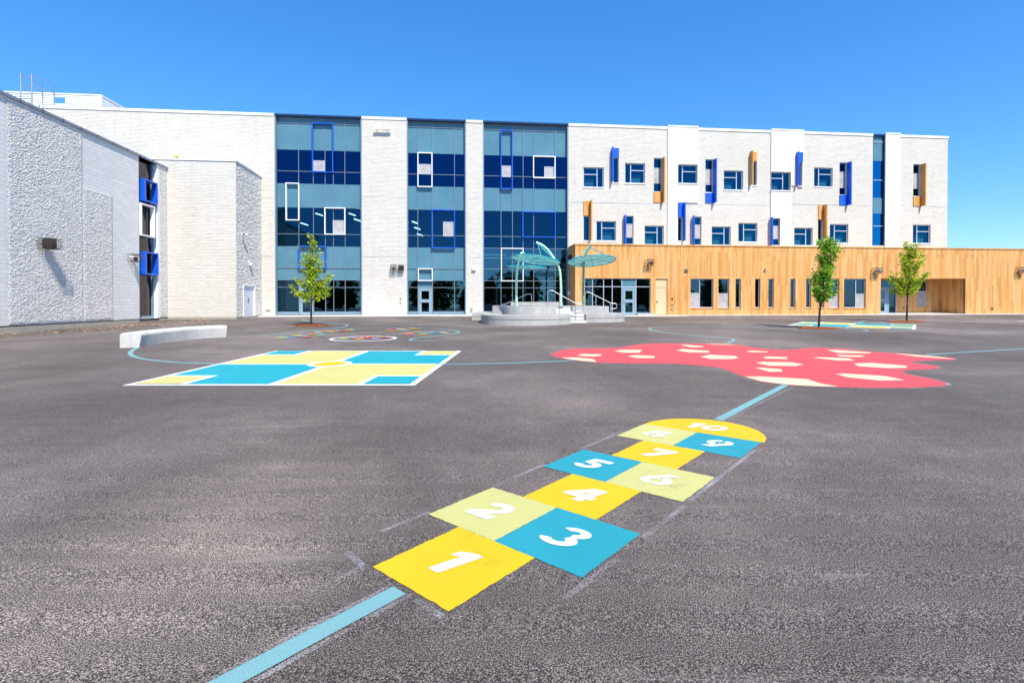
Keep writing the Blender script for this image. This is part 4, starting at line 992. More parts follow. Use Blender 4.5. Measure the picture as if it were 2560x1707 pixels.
# ------------------------------------------------------------------ CONCRETE STAGE
zU, zL = 1.50, 1.03
stg = empty('concrete_stage', (1.5, 33, gz(33)), 0, 'tiered curved concrete stage with steps in front of the glass bay', 'stage')
def SP(poly): return ccw([(x - 1.5, y - 33) for x, y in poly])
def spr(name, poly, z0, z1, mat='concrete', bev=.012):
    f0 = (lambda x, y: gz(y + 33) - gz(33) - .15) if z0 is None else z0 - gz(33)
    return MB().prism(SP(poly), f0, z1 - gz(33)).build(name, mat, stg, bevel=bev)
def shrink(poly, d):
    cx = sum(p[0] for p in poly) / len(poly); cy = sum(p[1] for p in poly) / len(poly); out = []
    for x, y in poly:
        v = Vector((x - cx, y - cy)); out.append((cx + v.x * (1 - d / v.length), cy + v.y * (1 - d / v.length)))
    return out
front = [(p.x, p.y) for p in smooth_path([(-1.85, 33.6, 0), (-1.88, 31.6, 0), (-1.72, 30.2, 0), (-1.3, 29.15, 0), (-.55, 28.5, 0), (.5, 28.15, 0), (1.5, 28.25, 0), (2.5, 28.75, 0), (3.33, 29.5, 0)], 5)] + [(3.33, 33.1), (-1.85, 37.5)]
right = [(4.42, 30.95)] + [(p.x, p.y) for p in smooth_path([(5.3, 31.05, 0), (6.2, 31.5, 0), (6.9, 32.3, 0), (7.15, 33.3, 0), (7.1, 36, 0)], 5)] + [(6.9, 38.4), (4.42, 38.4)]
leftp = [(-2.62, 34.0), (-1.88, 34.0), (-1.88, 40.5), (-2.62, 40.5)]
for pl_ in (front, right, leftp):
    spr('lower_tier', pl_, None, 0.775, bev=0)
    spr('shadow_groove', shrink(pl_, .05), 0.775, 0.80, 'plinth_concrete', 0); spr('lower_tier', pl_, 0.80, zL)
spr('landing', [(3.332, 32.4), (4.418, 32.4), (4.418, 34), (3.332, 34)], None, zL - .004)
up = [(-1.3, 40.8), (-1.3, 34.5), (-.48, 34.2)] + [(p.x, p.y) for p in smooth_path([(-.48, 31.4, 0), (-.25, 30.5, 0), (.5, 30.0, 0), (1.4, 29.95, 0), (2.1, 30.3, 0), (2.62, 30.9, 0)], 4)] + [(2.62, 33.3), (3.78, 33.3), (3.78, 32.45), (6.05, 32.45), (6.1, 35), (5.8, 38.3), (4.0, 38.5), (4.0, 40.8)]
MB().prism(SP(up), zL - gz(33) + .001, zU - gz(33)).build('upper_tier', 'concrete', stg, bevel=.012)
for i in range(3): spr('step', [(3.336, 30.75 + i * .5), (4.414, 30.75 + i * .5), (4.414, 32.39), (3.336, 32.39)], None if i == 0 else gz(31) + .17 * i, gz(31) + .17 * (i + 1) - .03, 'sidewalk_concrete')
for i in range(2): spr('step', [(2.63, 32.3 + i * .42), (3.77, 32.3 + i * .42), (3.77, 33.29), (2.63, 33.29)], zL + .155 * i + .001, zL + .155 * (i + 1), 'sidewalk_concrete')
spr('back_step', [(-.1, 39.9), (3.9, 39.9), (3.9, 40.75), (-.1, 40.75)], zU + .001, zU + .27)

def rail(label, px, Y, posts, name='handrail'):
    P = [at(x, y, Y) for x, y in px]; o = P[0]
    root = empty(name, (o.x, o.y, o.z), 0, label, 'handrail', 'steel handrails on the concrete stage')
    def sub(pts): return [(p.x - o.x, p.y - o.y, p.z - o.z) for p in pts]
    MB().tube(sub(round_path(P, .1)), .026, 10).build('rail', 'galvanised', root)
    for (x0, y0, y1) in posts:
        a = at(x0, y0, Y); b = at(x0, y1, Y); MB().tube(sub([a, b]), .023, 10).build('post', 'galvanised', root)
def at(px, py, Y):
    d = ray(px, py); t = Y / d.y; return Vector((d.x * t, Y, EYE + d.z * t))
def round_path(P, r):
    out = [P[0]]
    for i in range(1, len(P) - 1):
        a, b, c = P[i - 1], P[i], P[i + 1]; ra_ = min(r, (a - b).length * .45); rc_ = min(r, (c - b).length * .45)
        p = b + (a - b).normalized() * ra_; q = b + (c - b).normalized() * rc_
        for t in (0, .25, .5, .75, 1): out.append((1 - t) ** 2 * p + 2 * t * (1 - t) * b + t * t * q)
    return out + [P[-1]]
zp = lambda x, y: (1160 + x / 5.88, 600 + y / 5.88)
rail('steel handrail at the left of the stage sloping down to the left', [zp(545, 975), zp(550, 948), zp(605, 945), zp(930, 793), zp(992, 793), zp(997, 975)], 33.6, [(zp(752, 0)[0], zp(0, 885)[1], 766.5)])
rail('longest steel handrail running down the front steps of the stage', [zp(1230, 985), zp(1230, 748), zp(1295, 740), zp(1630, 925), zp(1750, 945), zp(1755, 1046), zp(1642, 1048)], 31.2, [(zp(1642, 0)[0], zp(0, 930)[1], zp(0, 1190)[1]), (zp(1405, 0)[0], zp(0, 802)[1], zp(0, 1090)[1])])
rail('steel handrail at the right of the stage in front of the timber entrance', [zp(1780, 960), zp(1780, 772), zp(1838, 768), zp(2165, 932), zp(2246, 934), zp(2246, 1008), zp(2155, 1010)], 34.4, [(zp(1940, 0)[0], zp(0, 826)[1], 765), (zp(2152, 0)[0], zp(0, 930)[1], zp(0, 1075)[1])])

# ------------------------------------------------------------------ PARASOLS
def disc(root, c, rad, nrm, o, sag=0.1):
    n = 36; nrm = Vector(nrm).normalized(); a = nrm.cross(Vector((0, 1, 0))).normalized(); b = nrm.cross(a)
    vs = [c + nrm * sag]; 
    for ring in (0.5, 1.0):
        for k in range(n):
            t = 2 * PI * k / n; vs.append(c + (a * math.cos(t) + b * math.sin(t)) * rad * ring + nrm * sag * (1 - ring) * .9)
    fs = [(0, 1 + k, 1 + (k + 1) % n) for k in range(n)] + [(1 + k, 1 + n + k, 1 + n + (k + 1) % n, 1 + (k + 1) % n) for k in range(n)]
    off = [v - o for v in vs]
    MB().add(off, fs, True).build('canopy', 'canopy_mesh', root)
    rim = [c + (a * math.cos(2 * PI * k / n) + b * math.sin(2 * PI * k / n)) * rad - o for k in range(n + 1)]
    MB().tube(rim, .035, 8, False).build('rim', 'teal_paint', root)
    rb_ = MB()
    for k in range(6):
        t = 2 * PI * k / 6 + .3; rb_.tube([c + nrm * (sag - .01) - o, c + (a * math.cos(t) + b * math.sin(t)) * rad * .98 - nrm * .01 - o], .016, 6)
    rb_.build('rib', 'teal_paint', root)
    return a, b
def parasol(label, base, curve, c, rad, nrm, apex_to, polemat):
    o = Vector(base); root = empty('parasol', base, 0, label, 'parasol', 'teal mesh parasols on the concrete stage')
    pts = smooth_path(curve, 6)
    MB().tube([p - o for p in pts], .075, 12).build('pole', polemat, root)
    e = pts[-1]; d = (pts[-1] - pts[-2]).normalized(); MB().tube([e - o, e + d * .06 - o], .088, 12).build('end_cap', polemat, root)
    MB().tube([(0, 0, 0), (0, 0, .03)], .16, 14).build('base_plate', 'galvanised', root)
    a, b = disc(root, Vector(c), rad, nrm, o)
    for t in apex_to:
        q = Vector(c) + (a * math.cos(R(t)) + b * math.sin(R(t))) * rad * .92
        MB().tube([pts[-2] - o, q - o], .03, 8).build('strut', 'teal_paint', root)
# left pole leans right and carries the lower, farther disc
Yp = 33.3
parasol('low flat teal parasol on the left mint green pole, behind the tilted one', (at(1291.5, 765.6, Yp)), [at(1291.5, 765.6, Yp), at(1291, 735, Yp), at(1291.5, 690, Yp), at(1295, 662, Yp), at(1300, 640, Yp + .2), at(1306, 632, Yp + .9), at(1312, 637, Yp + 2.0)], at(1317, 668, 36.4), 1.36, (0.05, .0, 1), (20, 140, 260), 'mint_paint')
parasol('tilted teal parasol hung from the tall arching mint green pole', (at(1402, 765.6, Yp)), [at(1402, 765.6, Yp), at(1402.5, 735, Yp), at(1401.5, 700, Yp), at(1398, 672, Yp), at(1386, 648, Yp), at(1372, 628, Yp), at(1357, 614, Yp), at(1342.5, 607.5, Yp)], at(1339, 650, 33.0), 1.55, (.135, .10, 1), (178, 200, 100), 'mint_paint')
Yc = 35.0
parasol('teal parasol on the speckled green pole in front of the timber wing', (at(1458, 765.0, Yc)), [at(1458, 765.0, Yc), at(1458, 735, Yc), at(1458.5, 690, Yc), at(1460, 655, Yc), at(1465, 635, Yc), at(1475.5, 615.5, Yc)], at(1479, 652.5, 34.6), 1.58, (-.045, .165, 1), (12, 168), 'teal_pole')

# ------------------------------------------------------------------ TREES
rnd = random.Random(11)
def leaf_cloud(mb, c, n, spread, size, droop=0.3):
    for _ in range(n):
        p = Vector(c) + Vector((rnd.gauss(0, spread), rnd.gauss(0, spread), rnd.gauss(0, spread * .85)))
        s = size * rnd.uniform(.6, 1.3)
        d = Vector((rnd.gauss(0, 1), rnd.gauss(0, 1), rnd.gauss(-droop, .6))).normalized()
        w = d.cross(Vector((rnd.gauss(0, .5), rnd.gauss(0, .5), 1))).normalized(); up = d.cross(w)
        a = p; tip = p + d * s; l = p + d * s * .5 + w * s * .42 + up * s * .1; r = p + d * s * .5 - w * s * .42 + up * s * .1
        mb.add([a, l, tip, r], [(0, 1, 2), (0, 2, 3)])
def tree(label, base, trunk, tips, leafmat, n_per, spread, size, wrap, low=0.36, r0=.055):
    bx, by = ground(*base); o = Vector((bx, by, gz(by)))
    root = empty('young_tree', o, rnd.uniform(-.2, .2) * 0, label, 'tree', 'young trees in mulch rings')
    T = smooth_path([Vector((x, 0, z)) for x, z in trunk], 5)
    k = max(i for i, p in enumerate(T) if p.z < wrap) + 1
    MB().tube(T[:k + 1], r0 * 1.05, 9, r2=r0 * .8).build('tree_guard', 'bark_dark', root)
    tr = MB(); tr.tube(T[k:], r0 * .78, 9, r2=.012)
    cr = MB(); ztop = T[-1].z
    for tx, tz, z0 in tips:
        i = min(range(len(T)), key=lambda j: abs(T[j].z - z0)); s = T[i]; dx = tx - s.x
        for rep in range(2):
            ang = rnd.uniform(-.45, .45) if rep == 0 else rnd.choice((-1, 1)) * rnd.uniform(.9, 1.5)
            e = Vector((s.x + dx * math.cos(ang), abs(dx) * math.sin(ang) + rnd.uniform(-.1, .1), tz + (rnd.uniform(-.15, .1) if rep else 0)))
            if rep == 0: e.x = tx
            br = smooth_path([s, s.lerp(e, .5) + Vector((0, 0, -.07)), e], 5)
            tr.tube(br, .017, 6, r2=.006)
            L = (e - s).length; m = max(3, int(L / .12))
            for q in range(m + 1):
                f = low + (1 - low) * q / m
                p = s.lerp(e, f) + Vector((0, 0, -.28 * f * (1 - f)))
                if rnd.random() < .13: continue
                leaf_cloud(cr, p + Vector((rnd.gauss(0, .05), rnd.gauss(0, .05), rnd.gauss(.02, .05))), n_per, spread * (1.15 - .4 * f), size)
    tr.build('trunk', 'bark', root); cr.build('crown', leafmat, root)
    return o
def mulch(label, o, rx, ry, h=.06):
    n = 28; vs = [(0, 0, h)]; fs = []
    for ring, rr, hh in ((0, .55, h), (1, 1.0, .012)):
        for k in range(n):
            t = 2 * PI * k / n; j = 1 + (.06 * noise.noise((math.cos(t) * 2, math.sin(t) * 2, o.x)) if ring else 0)
            x, y = rx * rr * math.cos(t) * j, ry * rr * math.sin(t) * j; vs.append((x, y, hh + gz(o.y + y) - gz(o.y) + (rnd.uniform(-.01, .015) if not ring else 0)))
    for k in range(n): fs += [(0, 1 + k, 1 + (k + 1) % n), (1 + k, 1 + n + k, 1 + n + (k + 1) % n, 1 + (k + 1) % n)]
    mb = MB().add(vs, fs)
    for _ in range(420):
        t = rnd.uniform(0, 2 * PI); q = math.sqrt(rnd.random()) * .98; x, y = rx * q * math.cos(t), ry * q * math.sin(t); a = rnd.uniform(0, PI); l = rnd.uniform(.03, .08)
        z = h * (1 if q < .55 else (1 - q) / .45) + gz(o.y + y) - gz(o.y) + .012
        c, s = math.cos(a) * l, math.sin(a) * l
        mb.add([(x - c, y - s, z), (x + s * .3, y - c * .3, z + rnd.uniform(0, .02)), (x + c, y + s, z + rnd.uniform(0, .03)), (x - s * .3, y + c * .3, z)], [(0, 1, 2, 3)])
    tag(mb.build('mulch_bed', 'mulch', loc=(o.x, o.y, gz(o.y))), label, 'mulch', 'orange mulch rings')

S1 = 260.0
t1 = [(-1.2, 2.2, 1.5), (-.95, 1.9, 1.45), (1.1, 2.0, 1.55), (.95, 1.75, 1.45), (-.83, 2.6, 1.7), (-.6, 2.45, 1.6), (1.05, 2.78, 1.75), (.8, 2.35, 1.6), (.55, 2.5, 1.7), (.62, 3.45, 2.4), (.5, 3.1, 2.3), (-.55, 4.15, 2.7), (-.5, 3.6, 2.5), (-.42, 3.1, 2.2), (-.2, 3.9, 3.0), (.33, 4.0, 3.2), (.2, 4.5, 3.8), (.06, 4.8, 4.2), (-.15, 3.3, 2.6), (.3, 3.0, 2.3), (-.3, 2.6, 1.9), (.3, 2.3, 1.7), (-.15, 1.32, 1.2), (.4, 1.75, 1.4), (-.45, 1.6, 1.4), (.1, 3.6, 3.0), (-.1, 2.9, 2.3)]
o1 = tree('young tree with yellow green leaves in front of the leftmost glass bay', (777.7, 814.6), [(0, 0), (.01, .8), (.03, 1.6), (.06, 2.6), (.08, 3.6), (.06, 4.8)], t1, 'lime_leaf', 9, .085, .12, 1.05)
mulch('orange mulch ring around the tree before the leftmost glass bay', o1, .95, .55)
t2 = []
for cx, cz, rx, rz, n in ((.22, 2.3, .62, .78, 17), (.40, 3.15, .36, .3, 5), (.46, 3.95, .52, .62, 14)):
    for i in range(n):
        a = 2 * PI * i / n + rnd.uniform(-.2, .2); q = rnd.uniform(.65, 1.0); tx, tz = cx + rx * math.cos(a) * q, cz + rz * math.sin(a) * q
        t2.append((tx, tz, max(1.5, min(4.2, tz - .45))))
o2 = tree('leaning young tree with dense darker green leaves in front of the timber wing', (2046.4, 822), [(0, 0), (.06, .9), (.17, 1.8), (.27, 2.6), (.38, 3.4), (.50, 4.45)], t2, 'green_leaf', 11, .10, .125, .95)
mulch('orange mulch ring around the leaning dark green tree', o2, 1.0, .55)
t3 = [(-1.0, 2.65, 1.9), (-.85, 2.3, 1.75), (1.17, 2.88, 2.0), (1.05, 2.15, 1.75), (.95, 2.5, 1.8), (-.84, 2.97, 2.1), (-.6, 2.75, 2.0), (-.34, 4.2, 3.0), (-.38, 3.7, 2.7), (0, 4.8, 3.5), (.22, 4.65, 3.5), (.6, 4.75, 3.4), (.45, 4.3, 3.2), (.94, 4.2, 3.0), (.8, 3.8, 2.9), (.72, 3.45, 2.6), (-.6, 1.96, 1.7), (.66, 2.25, 1.75), (.5, 2.9, 2.1), (-.45, 3.1, 2.3), (.3, 3.6, 2.7), (-.2, 3.4, 2.5), (.15, 2.6, 1.9), (-.3, 2.4, 1.8), (.35, 1.95, 1.65), (-.95, 2.0, 1.7), (.05, 4.1, 3.3), (-.15, 2.0, 1.65)]
o3 = tree('young vase shaped tree with bright green leaves beside the recessed timber porch', (2266.5, 805), [(0, 0), (.03, .9), (.06, 1.7), (.1, 2.6), (.18, 3.6), (.24, 4.6)], t3, 'lime_leaf', 9, .08, .12, 1.0)
mulch('orange mulch ring around the vase shaped tree near the porch', o3, 1.15, .6)

# a far belt of trees behind the photographer: seen mirrored in the glass
fb = MB(); 
for i in range(30):
    x = -85 + i * 6.2 + rnd.uniform(-2, 2); y = -62 + rnd.uniform(-6, 6); h = rnd.uniform(8, 14)
    for _ in range(900):
        a = rnd.uniform(0, 2 * PI); q = rnd.random() ** .5; zz = rnd.uniform(.12, 1); ww_ = 3.2 * math.sin(min(1, zz * 1.1) * PI) ** .6
        leaf_cloud(fb, (x + math.cos(a) * q * ww_, y + math.sin(a) * q * ww_, gz(y) + zz * h), 1, .25, 1.25)
    fb.tube([(x, y, gz(y)), (x, y, gz(y) + h * .6)], .2, 6)
tag(fb.build('distant_trees', 'far_leaf'), 'belt of dark trees mirrored in the ground floor glass', 'trees', kind='stuff')

# ------------------------------------------------------------------ PAINTED MARKINGS
H1, H2, H3, H4 = .004, .008, .012, .016
zh = lambda x, y: ground(700 + x / 1.8092, 1020 + y / 1.8092)
HP = {(0, -.5): (427, 712), (1, -.5): (800, 540), (1, .5): (1145, 683), (0, .5): (763, 920), (1, -1): (675, 480), (2, -1): (963, 362), (2, 0): (1251, 452), (1, 0): (971, 606), (2, 1): (1628, 570), (1, 1): (1368, 768),
      (2, -.5): (1100, 402), (3, -.5): (1318, 300), (3, .5): (1628, 380), (2, .5): (1432, 502), (3, -1): (1188, 265), (4, -1): (1372, 190), (4, 0): (1631, 242), (3, 0): (1475, 333), (4, 1): (1963, 317), (3, 1): (1832, 422),
      (4, -.5): (1500, 212), (5, -.5): (1640, 147), (5, .5): (1918, 200), (4, .5): (1800, 275), (5, -1): (1522, 122), (6, -1): (1648, 73), (6, 0): (1890, 111), (5, 0): (1790, 171), (6, 1): (2173, 155), (5, 1): (2085, 225)}
def lsq(rows, rhs):
    n = len(rows[0]); A = [[sum(r[i] * r[j] for r in rows) for j in range(n)] + [sum(r[i] * b for r, b in zip(rows, rhs))] for i in range(n)]
    for i in range(n):
        p = max(range(i, n), key=lambda q: abs(A[q][i])); A[i], A[p] = A[p], A[i]
        for j in range(n):
            if j != i:
                f = A[j][i] / A[i][i]; A[j] = [a - f * b for a, b in zip(A[j], A[i])]
    return [A[i][n] / A[i][i] for i in range(n)]
basis = lambda u, v: [1, u, v, u * u, u * v, v * v]
rows = [basis(*k_) for k_ in HP]; G = [zh(*p) for p in HP.values()]
cx_ = lsq(rows, [p[0] for p in G]); cy_ = lsq(rows, [p[1] for p in G])
def hop(u, v): b = basis(u, v); return (sum(p * q for p, q in zip(cx_, b)), sum(p * q for p, q in zip(cy_, b)))
hroot_xy = hop(3, 0)
def ground_root(name, xy, label, cat, group=None): return empty(name, (xy[0], xy[1], gz(xy[1])), 0, label, cat, group)
def lay_on(root, poly, h, name, mat, tess=False):
    o = root.location; poly = ccw(poly)
    mb = MB().add([(x - o.x, y - o.y, gz(y) + h - gz(o.y)) for x, y in poly], [tuple(range(len(poly)))])
    return mb.build(name, mat, root)
hr = ground_root('hopscotch', hroot_xy, 'painted hopscotch court of numbered yellow, teal and lime squares on the asphalt', 'hopscotch')
def wob(a, b, n=24, amp=.004):
    out = []
    for i in range(n):
        t = i / n; p = hop(a[0] + (b[0] - a[0]) * t, a[1] + (b[1] - a[1]) * t); j = amp if i else 0
        out.append((p[0] + rnd.uniform(-j, j), p[1] + rnd.uniform(-j, j)))
    return out
def strip_arc(cx, cy, ro, ri, a0, a1, n=18):
    o = [(cx + ro[0] * math.cos(R(a0 + (a1 - a0) * i / n)), cy + ro[1] * math.sin(R(a0 + (a1 - a0) * i / n))) for i in range(n + 1)]
    q = [(cx + ri[0] * math.cos(R(a0 + (a1 - a0) * i / n)), cy + ri[1] * math.sin(R(a0 + (a1 - a0) * i / n))) for i in range(n + 1)]
    return o + q[::-1]
def ringed(cx, cy, ro, ri, g=7): return [strip_arc(cx, cy, ro, ri, 90 + g, 270 - g), strip_arc(cx, cy, ro, ri, -90 + g, 90 - g)]
six = ringed(.42, .33, (.44, .34), (.19, .13), 10) + [[(0, .36), (.02, .5), (.34, 1), (.70, 1), (.44, .62), (.30, .655), (.14, .60)]]
GLYPH = {'1': [[(.32, 0), (.62, 0), (.62, 1), (.40, 1), (.10, .86), (.10, .64), (.32, .73)]],
         '2': [strip_arc(.4, .66, (.4, .34), (.13, .10), 170, -35), [(.505, .603), (.727, .466), (.47, .25), (.82, .25), (.82, 0), (0, 0), (0, .2)]],
         '3': [strip_arc(.38, .745, (.38, .255), (.14, .085), 160, -75), strip_arc(.38, .285, (.44, .285), (.17, .10), 75, -160)],
         '4': [[(.53, 0), (.80, 0), (.80, .20), (.53, .20)], [(0, .22), (.95, .22), (.95, .44), (.38, .44), (.50, .66), (.50, 1), (.40, 1), (0, .42)], [(.53, .46), (.80, .46), (.80, 1), (.53, 1)]],
         '5': [[(.08, .77), (.80, .77), (.80, 1), (.08, 1)], [(.08, .50), (.34, .50), (.34, .768), (.08, .768)], strip_arc(.38, .33, (.43, .33), (.15, .11), 118, -165)],
         '6': six, '7': [[(0, 1), (.82, 1), (.82, .8), (.46, 0), (.12, 0), (.46, .75), (0, .75)]],
         '8': ringed(.42, .76, (.36, .245), (.15, .09), 10) + ringed(.42, .27, (.44, .275), (.19, .11), 10),
         '9': [[(.84 - x, 1 - y) for x, y in p] for p in six], '0': ringed(.46, .5, (.48, .5), (.22, .23), 7)}
def digit(txt, u, v, parent, size=.56):
    mb = MB(); o = hr.location; k = 0; wd = .92 * len(txt)
    for ci, ch in enumerate(txt):
        for poly in GLYPH[ch]:
            pts = []
            for x, y in poly:
                a, b = hop(u + (y - .5) * size, v + (x + (y - .5) * .27 + ci * .80 - (wd / 2 if len(txt) > 1 else .42)) * size)     # slanted numerals
                pts.append((a - o.x, b - o.y, gz(b) + H2 + .0007 * k - gz(o.y)))
            if area([(p[0], p[1]) for p in pts]) < 0: pts = pts[::-1]
            mb.add(pts, [tuple(range(len(pts)))]); k += 1
    mb.build('numeral', 'paint_white', parent)
for num, u, v, col in (('1', 0, -.5, 'yellow'), ('2', 1, -1, 'lime'), ('3', 1, 0, 'teal'), ('4', 2, -.5, 'yellow'), ('5', 3, -1, 'teal'), ('6', 3, 0, 'lime'), ('7', 4, -.5, 'yellow'), ('8', 5, -1, 'lime'), ('9', 5, 0, 'teal')):
    poly = wob((u, v), (u + 1, v)) + wob((u + 1, v), (u + 1, v + 1)) + wob((u + 1, v + 1), (u, v + 1)) + wob((u, v + 1), (u, v))
    so = lay_on(hr, poly, H1, 'square', 'paint_' + col); digit(num, u + .5, v + .5, so, .43)
arc = [hop(6 + 1.02 * math.sin(PI * i / 40), -1.0 + (1 - math.cos(PI * i / 40)) * 1.02) for i in range(41)]
so = lay_on(hr, arc, H1, 'half_circle', 'paint_yellow'); digit('10', 6.42, .0, so, .40)

def court(corners, label, detail=True):
    NL, FL_, FR_, NR = [ground(*p) for p in corners]
    def q(s, t): return tuple(NL[i] * (1 - s) * (1 - t) + NR[i] * s * (1 - t) + FL_[i] * (1 - s) * t + FR_[i] * s * t for i in (0, 1))
    c = q(.5, .5); root = ground_root('four_square_court', c, label, 'court', 'four square courts')
    def rect(s0, s1, t0, t1): return [q(s0, t0), q(s1, t0), q(s1, t1), q(s0, t1)]
    lay_on(root, rect(0, 1, 0, 1), H1, 'court_lines', 'paint_white')
    b, m = .022, .013
    A, B = b, .5 - m
    for s0, s1, t0, t1, col in ((A, B, A, B, 'sky'), (.5 + m, 1 - b, A, B, 'palelime'), (A, B, .5 + m, 1 - b, 'palelime'), (.5 + m, 1 - b, .5 + m, 1 - b, 'sky')):
        lay_on(root, rect(s0, s1, t0, t1), H2, 'painted_quadrant', 'paint_' + col)
        cs0, cs1 = (A, A + .16) if s0 < .3 else (1 - b - .16, 1 - b); ct0, ct1 = (A, A + .15) if t0 < .3 else (1 - b - .15, 1 - b)
        w0, w1 = (cs0, cs1 + .022) if s0 < .3 else (cs0 - .022, cs1); v0, v1 = (ct0, ct1 + .022) if t0 < .3 else (ct0 - .022, ct1)
        co = lay_on(root, rect(w0, w1, v0, v1), H3, 'corner_line', 'paint_white')
        x = lay_on(root, rect(cs0, cs1, ct0, ct1), H4, 'corner_square', 'paint_' + ('palelime' if col == 'sky' else 'sky'))
    if detail:
        cir = lambda r: [q(.5 + r * math.cos(2 * PI * i / 48), .5 + r * math.sin(2 * PI * i / 48)) for i in range(48)]
        lay_on(root, cir(.092), H3, 'circle_line', 'paint_white'); lay_on(root, cir(.068), H4, 'centre_circle', 'paint_yellow')
court([(304.7, 963.8), (690.6, 876.8), (1153.6, 877.3), (1036.7, 963.4)], 'large painted four square court with a yellow centre circle near the bench')
court([(1967.7, 813.5), (2009, 803.7), (2290, 812.2), (2288.8, 823.5)], 'distant painted four square court between the two right trees', False)
court([(2541, 802.6), (2640, 798.5), (2820, 806), (2760, 815)], 'painted court showing only its white corner at the right edge', False)

zr = lambda x, y: ground(1300 + x / 1.8667, 780 + y / 1.8667)
RED = [(145, 200), (165, 188), (215, 177), (280, 171), (380, 170), (460, 166), (520, 157), (580, 149), (660, 147), (760, 148), (860, 148), (960, 150), (1020, 154), (1080, 164), (1130, 171), (1200, 176), (1260, 177), (1310, 173), (1350, 168), (1400, 167), (1480, 170), (1560, 177), (1640, 186), (1740, 192), (1850, 200), (1950, 209), (2020, 215), (2036, 221), (2015, 225), (1960, 226), (1890, 228), (1840, 231), (1822, 235), (1850, 240), (1910, 248), (1956, 258), (1945, 265), (1900, 268), (1840, 271), (1795, 274), (1780, 280), (1795, 288), (1850, 299), (1920, 313), (1975, 327), (1989, 338), (1970, 346), (1920, 350), (1830, 354), (1700, 355), (1580, 354), (1480, 352), (1380, 349), (1290, 345), (1200, 336), (1120, 325), (1060, 308), (1010, 290), (970, 273), (920, 260), (850, 252), (760, 245), (680, 242), (600, 241), (500, 240), (420, 239), (350, 237), (290, 231), (230, 223), (175, 212)]
CREAM = [[(440, 183), (478, 177), (570, 178), (558, 191), (480, 191)], [(267, 204), (290, 197), (378, 199), (382, 204), (350, 209), (300, 208)], [(505, 207), (535, 203), (628, 207), (628, 216), (545, 217)], [(750, 156), (775, 154), (860, 162), (845, 166), (800, 166)],
         [(730, 180), (760, 174), (882, 183), (882, 191), (785, 190)], [(840, 210), (885, 201), (1005, 207), (1020, 216), (990, 221), (890, 221)], [(866, 149.5), (960, 151.5), (1016, 155.5), (960, 154.5), (900, 152.5)], [(1055, 184), (1085, 182), (1155, 186), (1155, 190), (1075, 189)],
         [(1133, 212), (1155, 209), (1248, 212), (1245, 221), (1150, 219)], [(1100, 238), (1135, 234), (1270, 237), (1325, 246), (1285, 254), (1160, 252)], [(1098, 262), (1125, 261), (1220, 269), (1225, 280), (1165, 281)],
         [(1050, 303), (1130, 303), (1340, 315), (1400, 335), (1490, 351), (1380, 348), (1290, 344), (1200, 335), (1122, 324), (1062, 307)], [(1433, 178), (1470, 178), (1640, 190), (1630, 195), (1480, 192)], [(1477, 201), (1600, 205), (1610, 209), (1580, 212), (1495, 209)],
         [(1365, 214), (1400, 212), (1535, 218), (1562, 228), (1480, 228)], [(1558, 242), (1640, 239), (1800, 252), (1808, 262), (1720, 264), (1580, 255)], [(1472, 291), (1510, 289), (1700, 300), (1795, 320), (1680, 322), (1530, 307)],
         [(1742, 193.5), (1850, 201.5), (1960, 211), (2028, 221), (2005, 220), (1850, 209)], [(190, 214), (270, 214), (345, 222), (357, 235), (292, 230), (232, 222)]]
red = smooth_path([Vector((*zr(*p), 0)) for p in RED], 4, True); red = [(p.x, p.y) for p in red]
rc_ = (sum(p[0] for p in red) / len(red), sum(p[1] for p in red) / len(red))
rr_ = ground_root('red_paint_patch', rc_, 'big red painted blob with cream angular patches on the asphalt', 'ground paint')
rim_ = [(x + (x - rc_[0]) * 0, y) for x, y in red]
lay_on(rr_, red, H2, 'red_field', 'paint_red')
for p in CREAM: lay_on(rr_, [zr(*v) for v in p], H3, 'cream_patch', 'paint_cream')
# thin dusty outline round the blob
ol = MB(); ribbon(ol, red + red[:2], .13, .0035)
o = ol.build('chalk_outline', 'chalk'); o.parent = rr_; o.matrix_parent_inverse = rr_.matrix_world.inverted() if False else o.matrix_parent_inverse
for v in o.data.vertices: v.co -= Vector(rr_.location)

def blue_line(pts, label, w=.12):
    P = smooth_path([Vector((*ground(*p), 0)) for p in pts], 5)
    tag(ribbon(MB(), [p.xy for p in P], w, H1 + .001).build('blue_line', 'paint_aqua'), label, 'ground line', 'light blue painted path lines')
z1 = lambda L: [(300 + x / 2.138, 780 + y / 2.138) for x, y in L]
z2 = lambda L: [(1300 + x / 1.8667, 780 + y / 1.8667) for x, y in L]
z3 = lambda L: [(660 + x / 4.523, 800 + y / 4.523) for x, y in L]
blue_line([(390, 1800), (564, 1707), (790, 1586), (999, 1476)], 'light blue painted line running from the near edge to the number one square')
blue_line([(1795.5, 1050.5), (1880, 1006), (1966, 961.5)], 'short light blue painted line joining the hopscotch half circle to the red blob')
blue_line([(1433, 901.4), (1380, 904), (1300, 907), (1200, 909.5), (1090, 910.8)], 'light blue painted line joining the red blob to the large four square court')
blue_line([(541, 909.5), (466, 907), (417, 904), (370, 899), (342, 893.7), (327.5, 886.6), (326.5, 880.5), (335, 873.5), (349, 866.5)], 'light blue painted hook from the large court to the near end of the bench')
blue_line(z1([(578, 133), (750, 124), (900, 112), (1000, 102), (1100, 92), (1180, 82), (1217, 71), (1200, 66), (1120, 60), (1030, 53), (985, 45), (978, 39)]), 'light blue painted line winding from the bench past the leftmost tree')
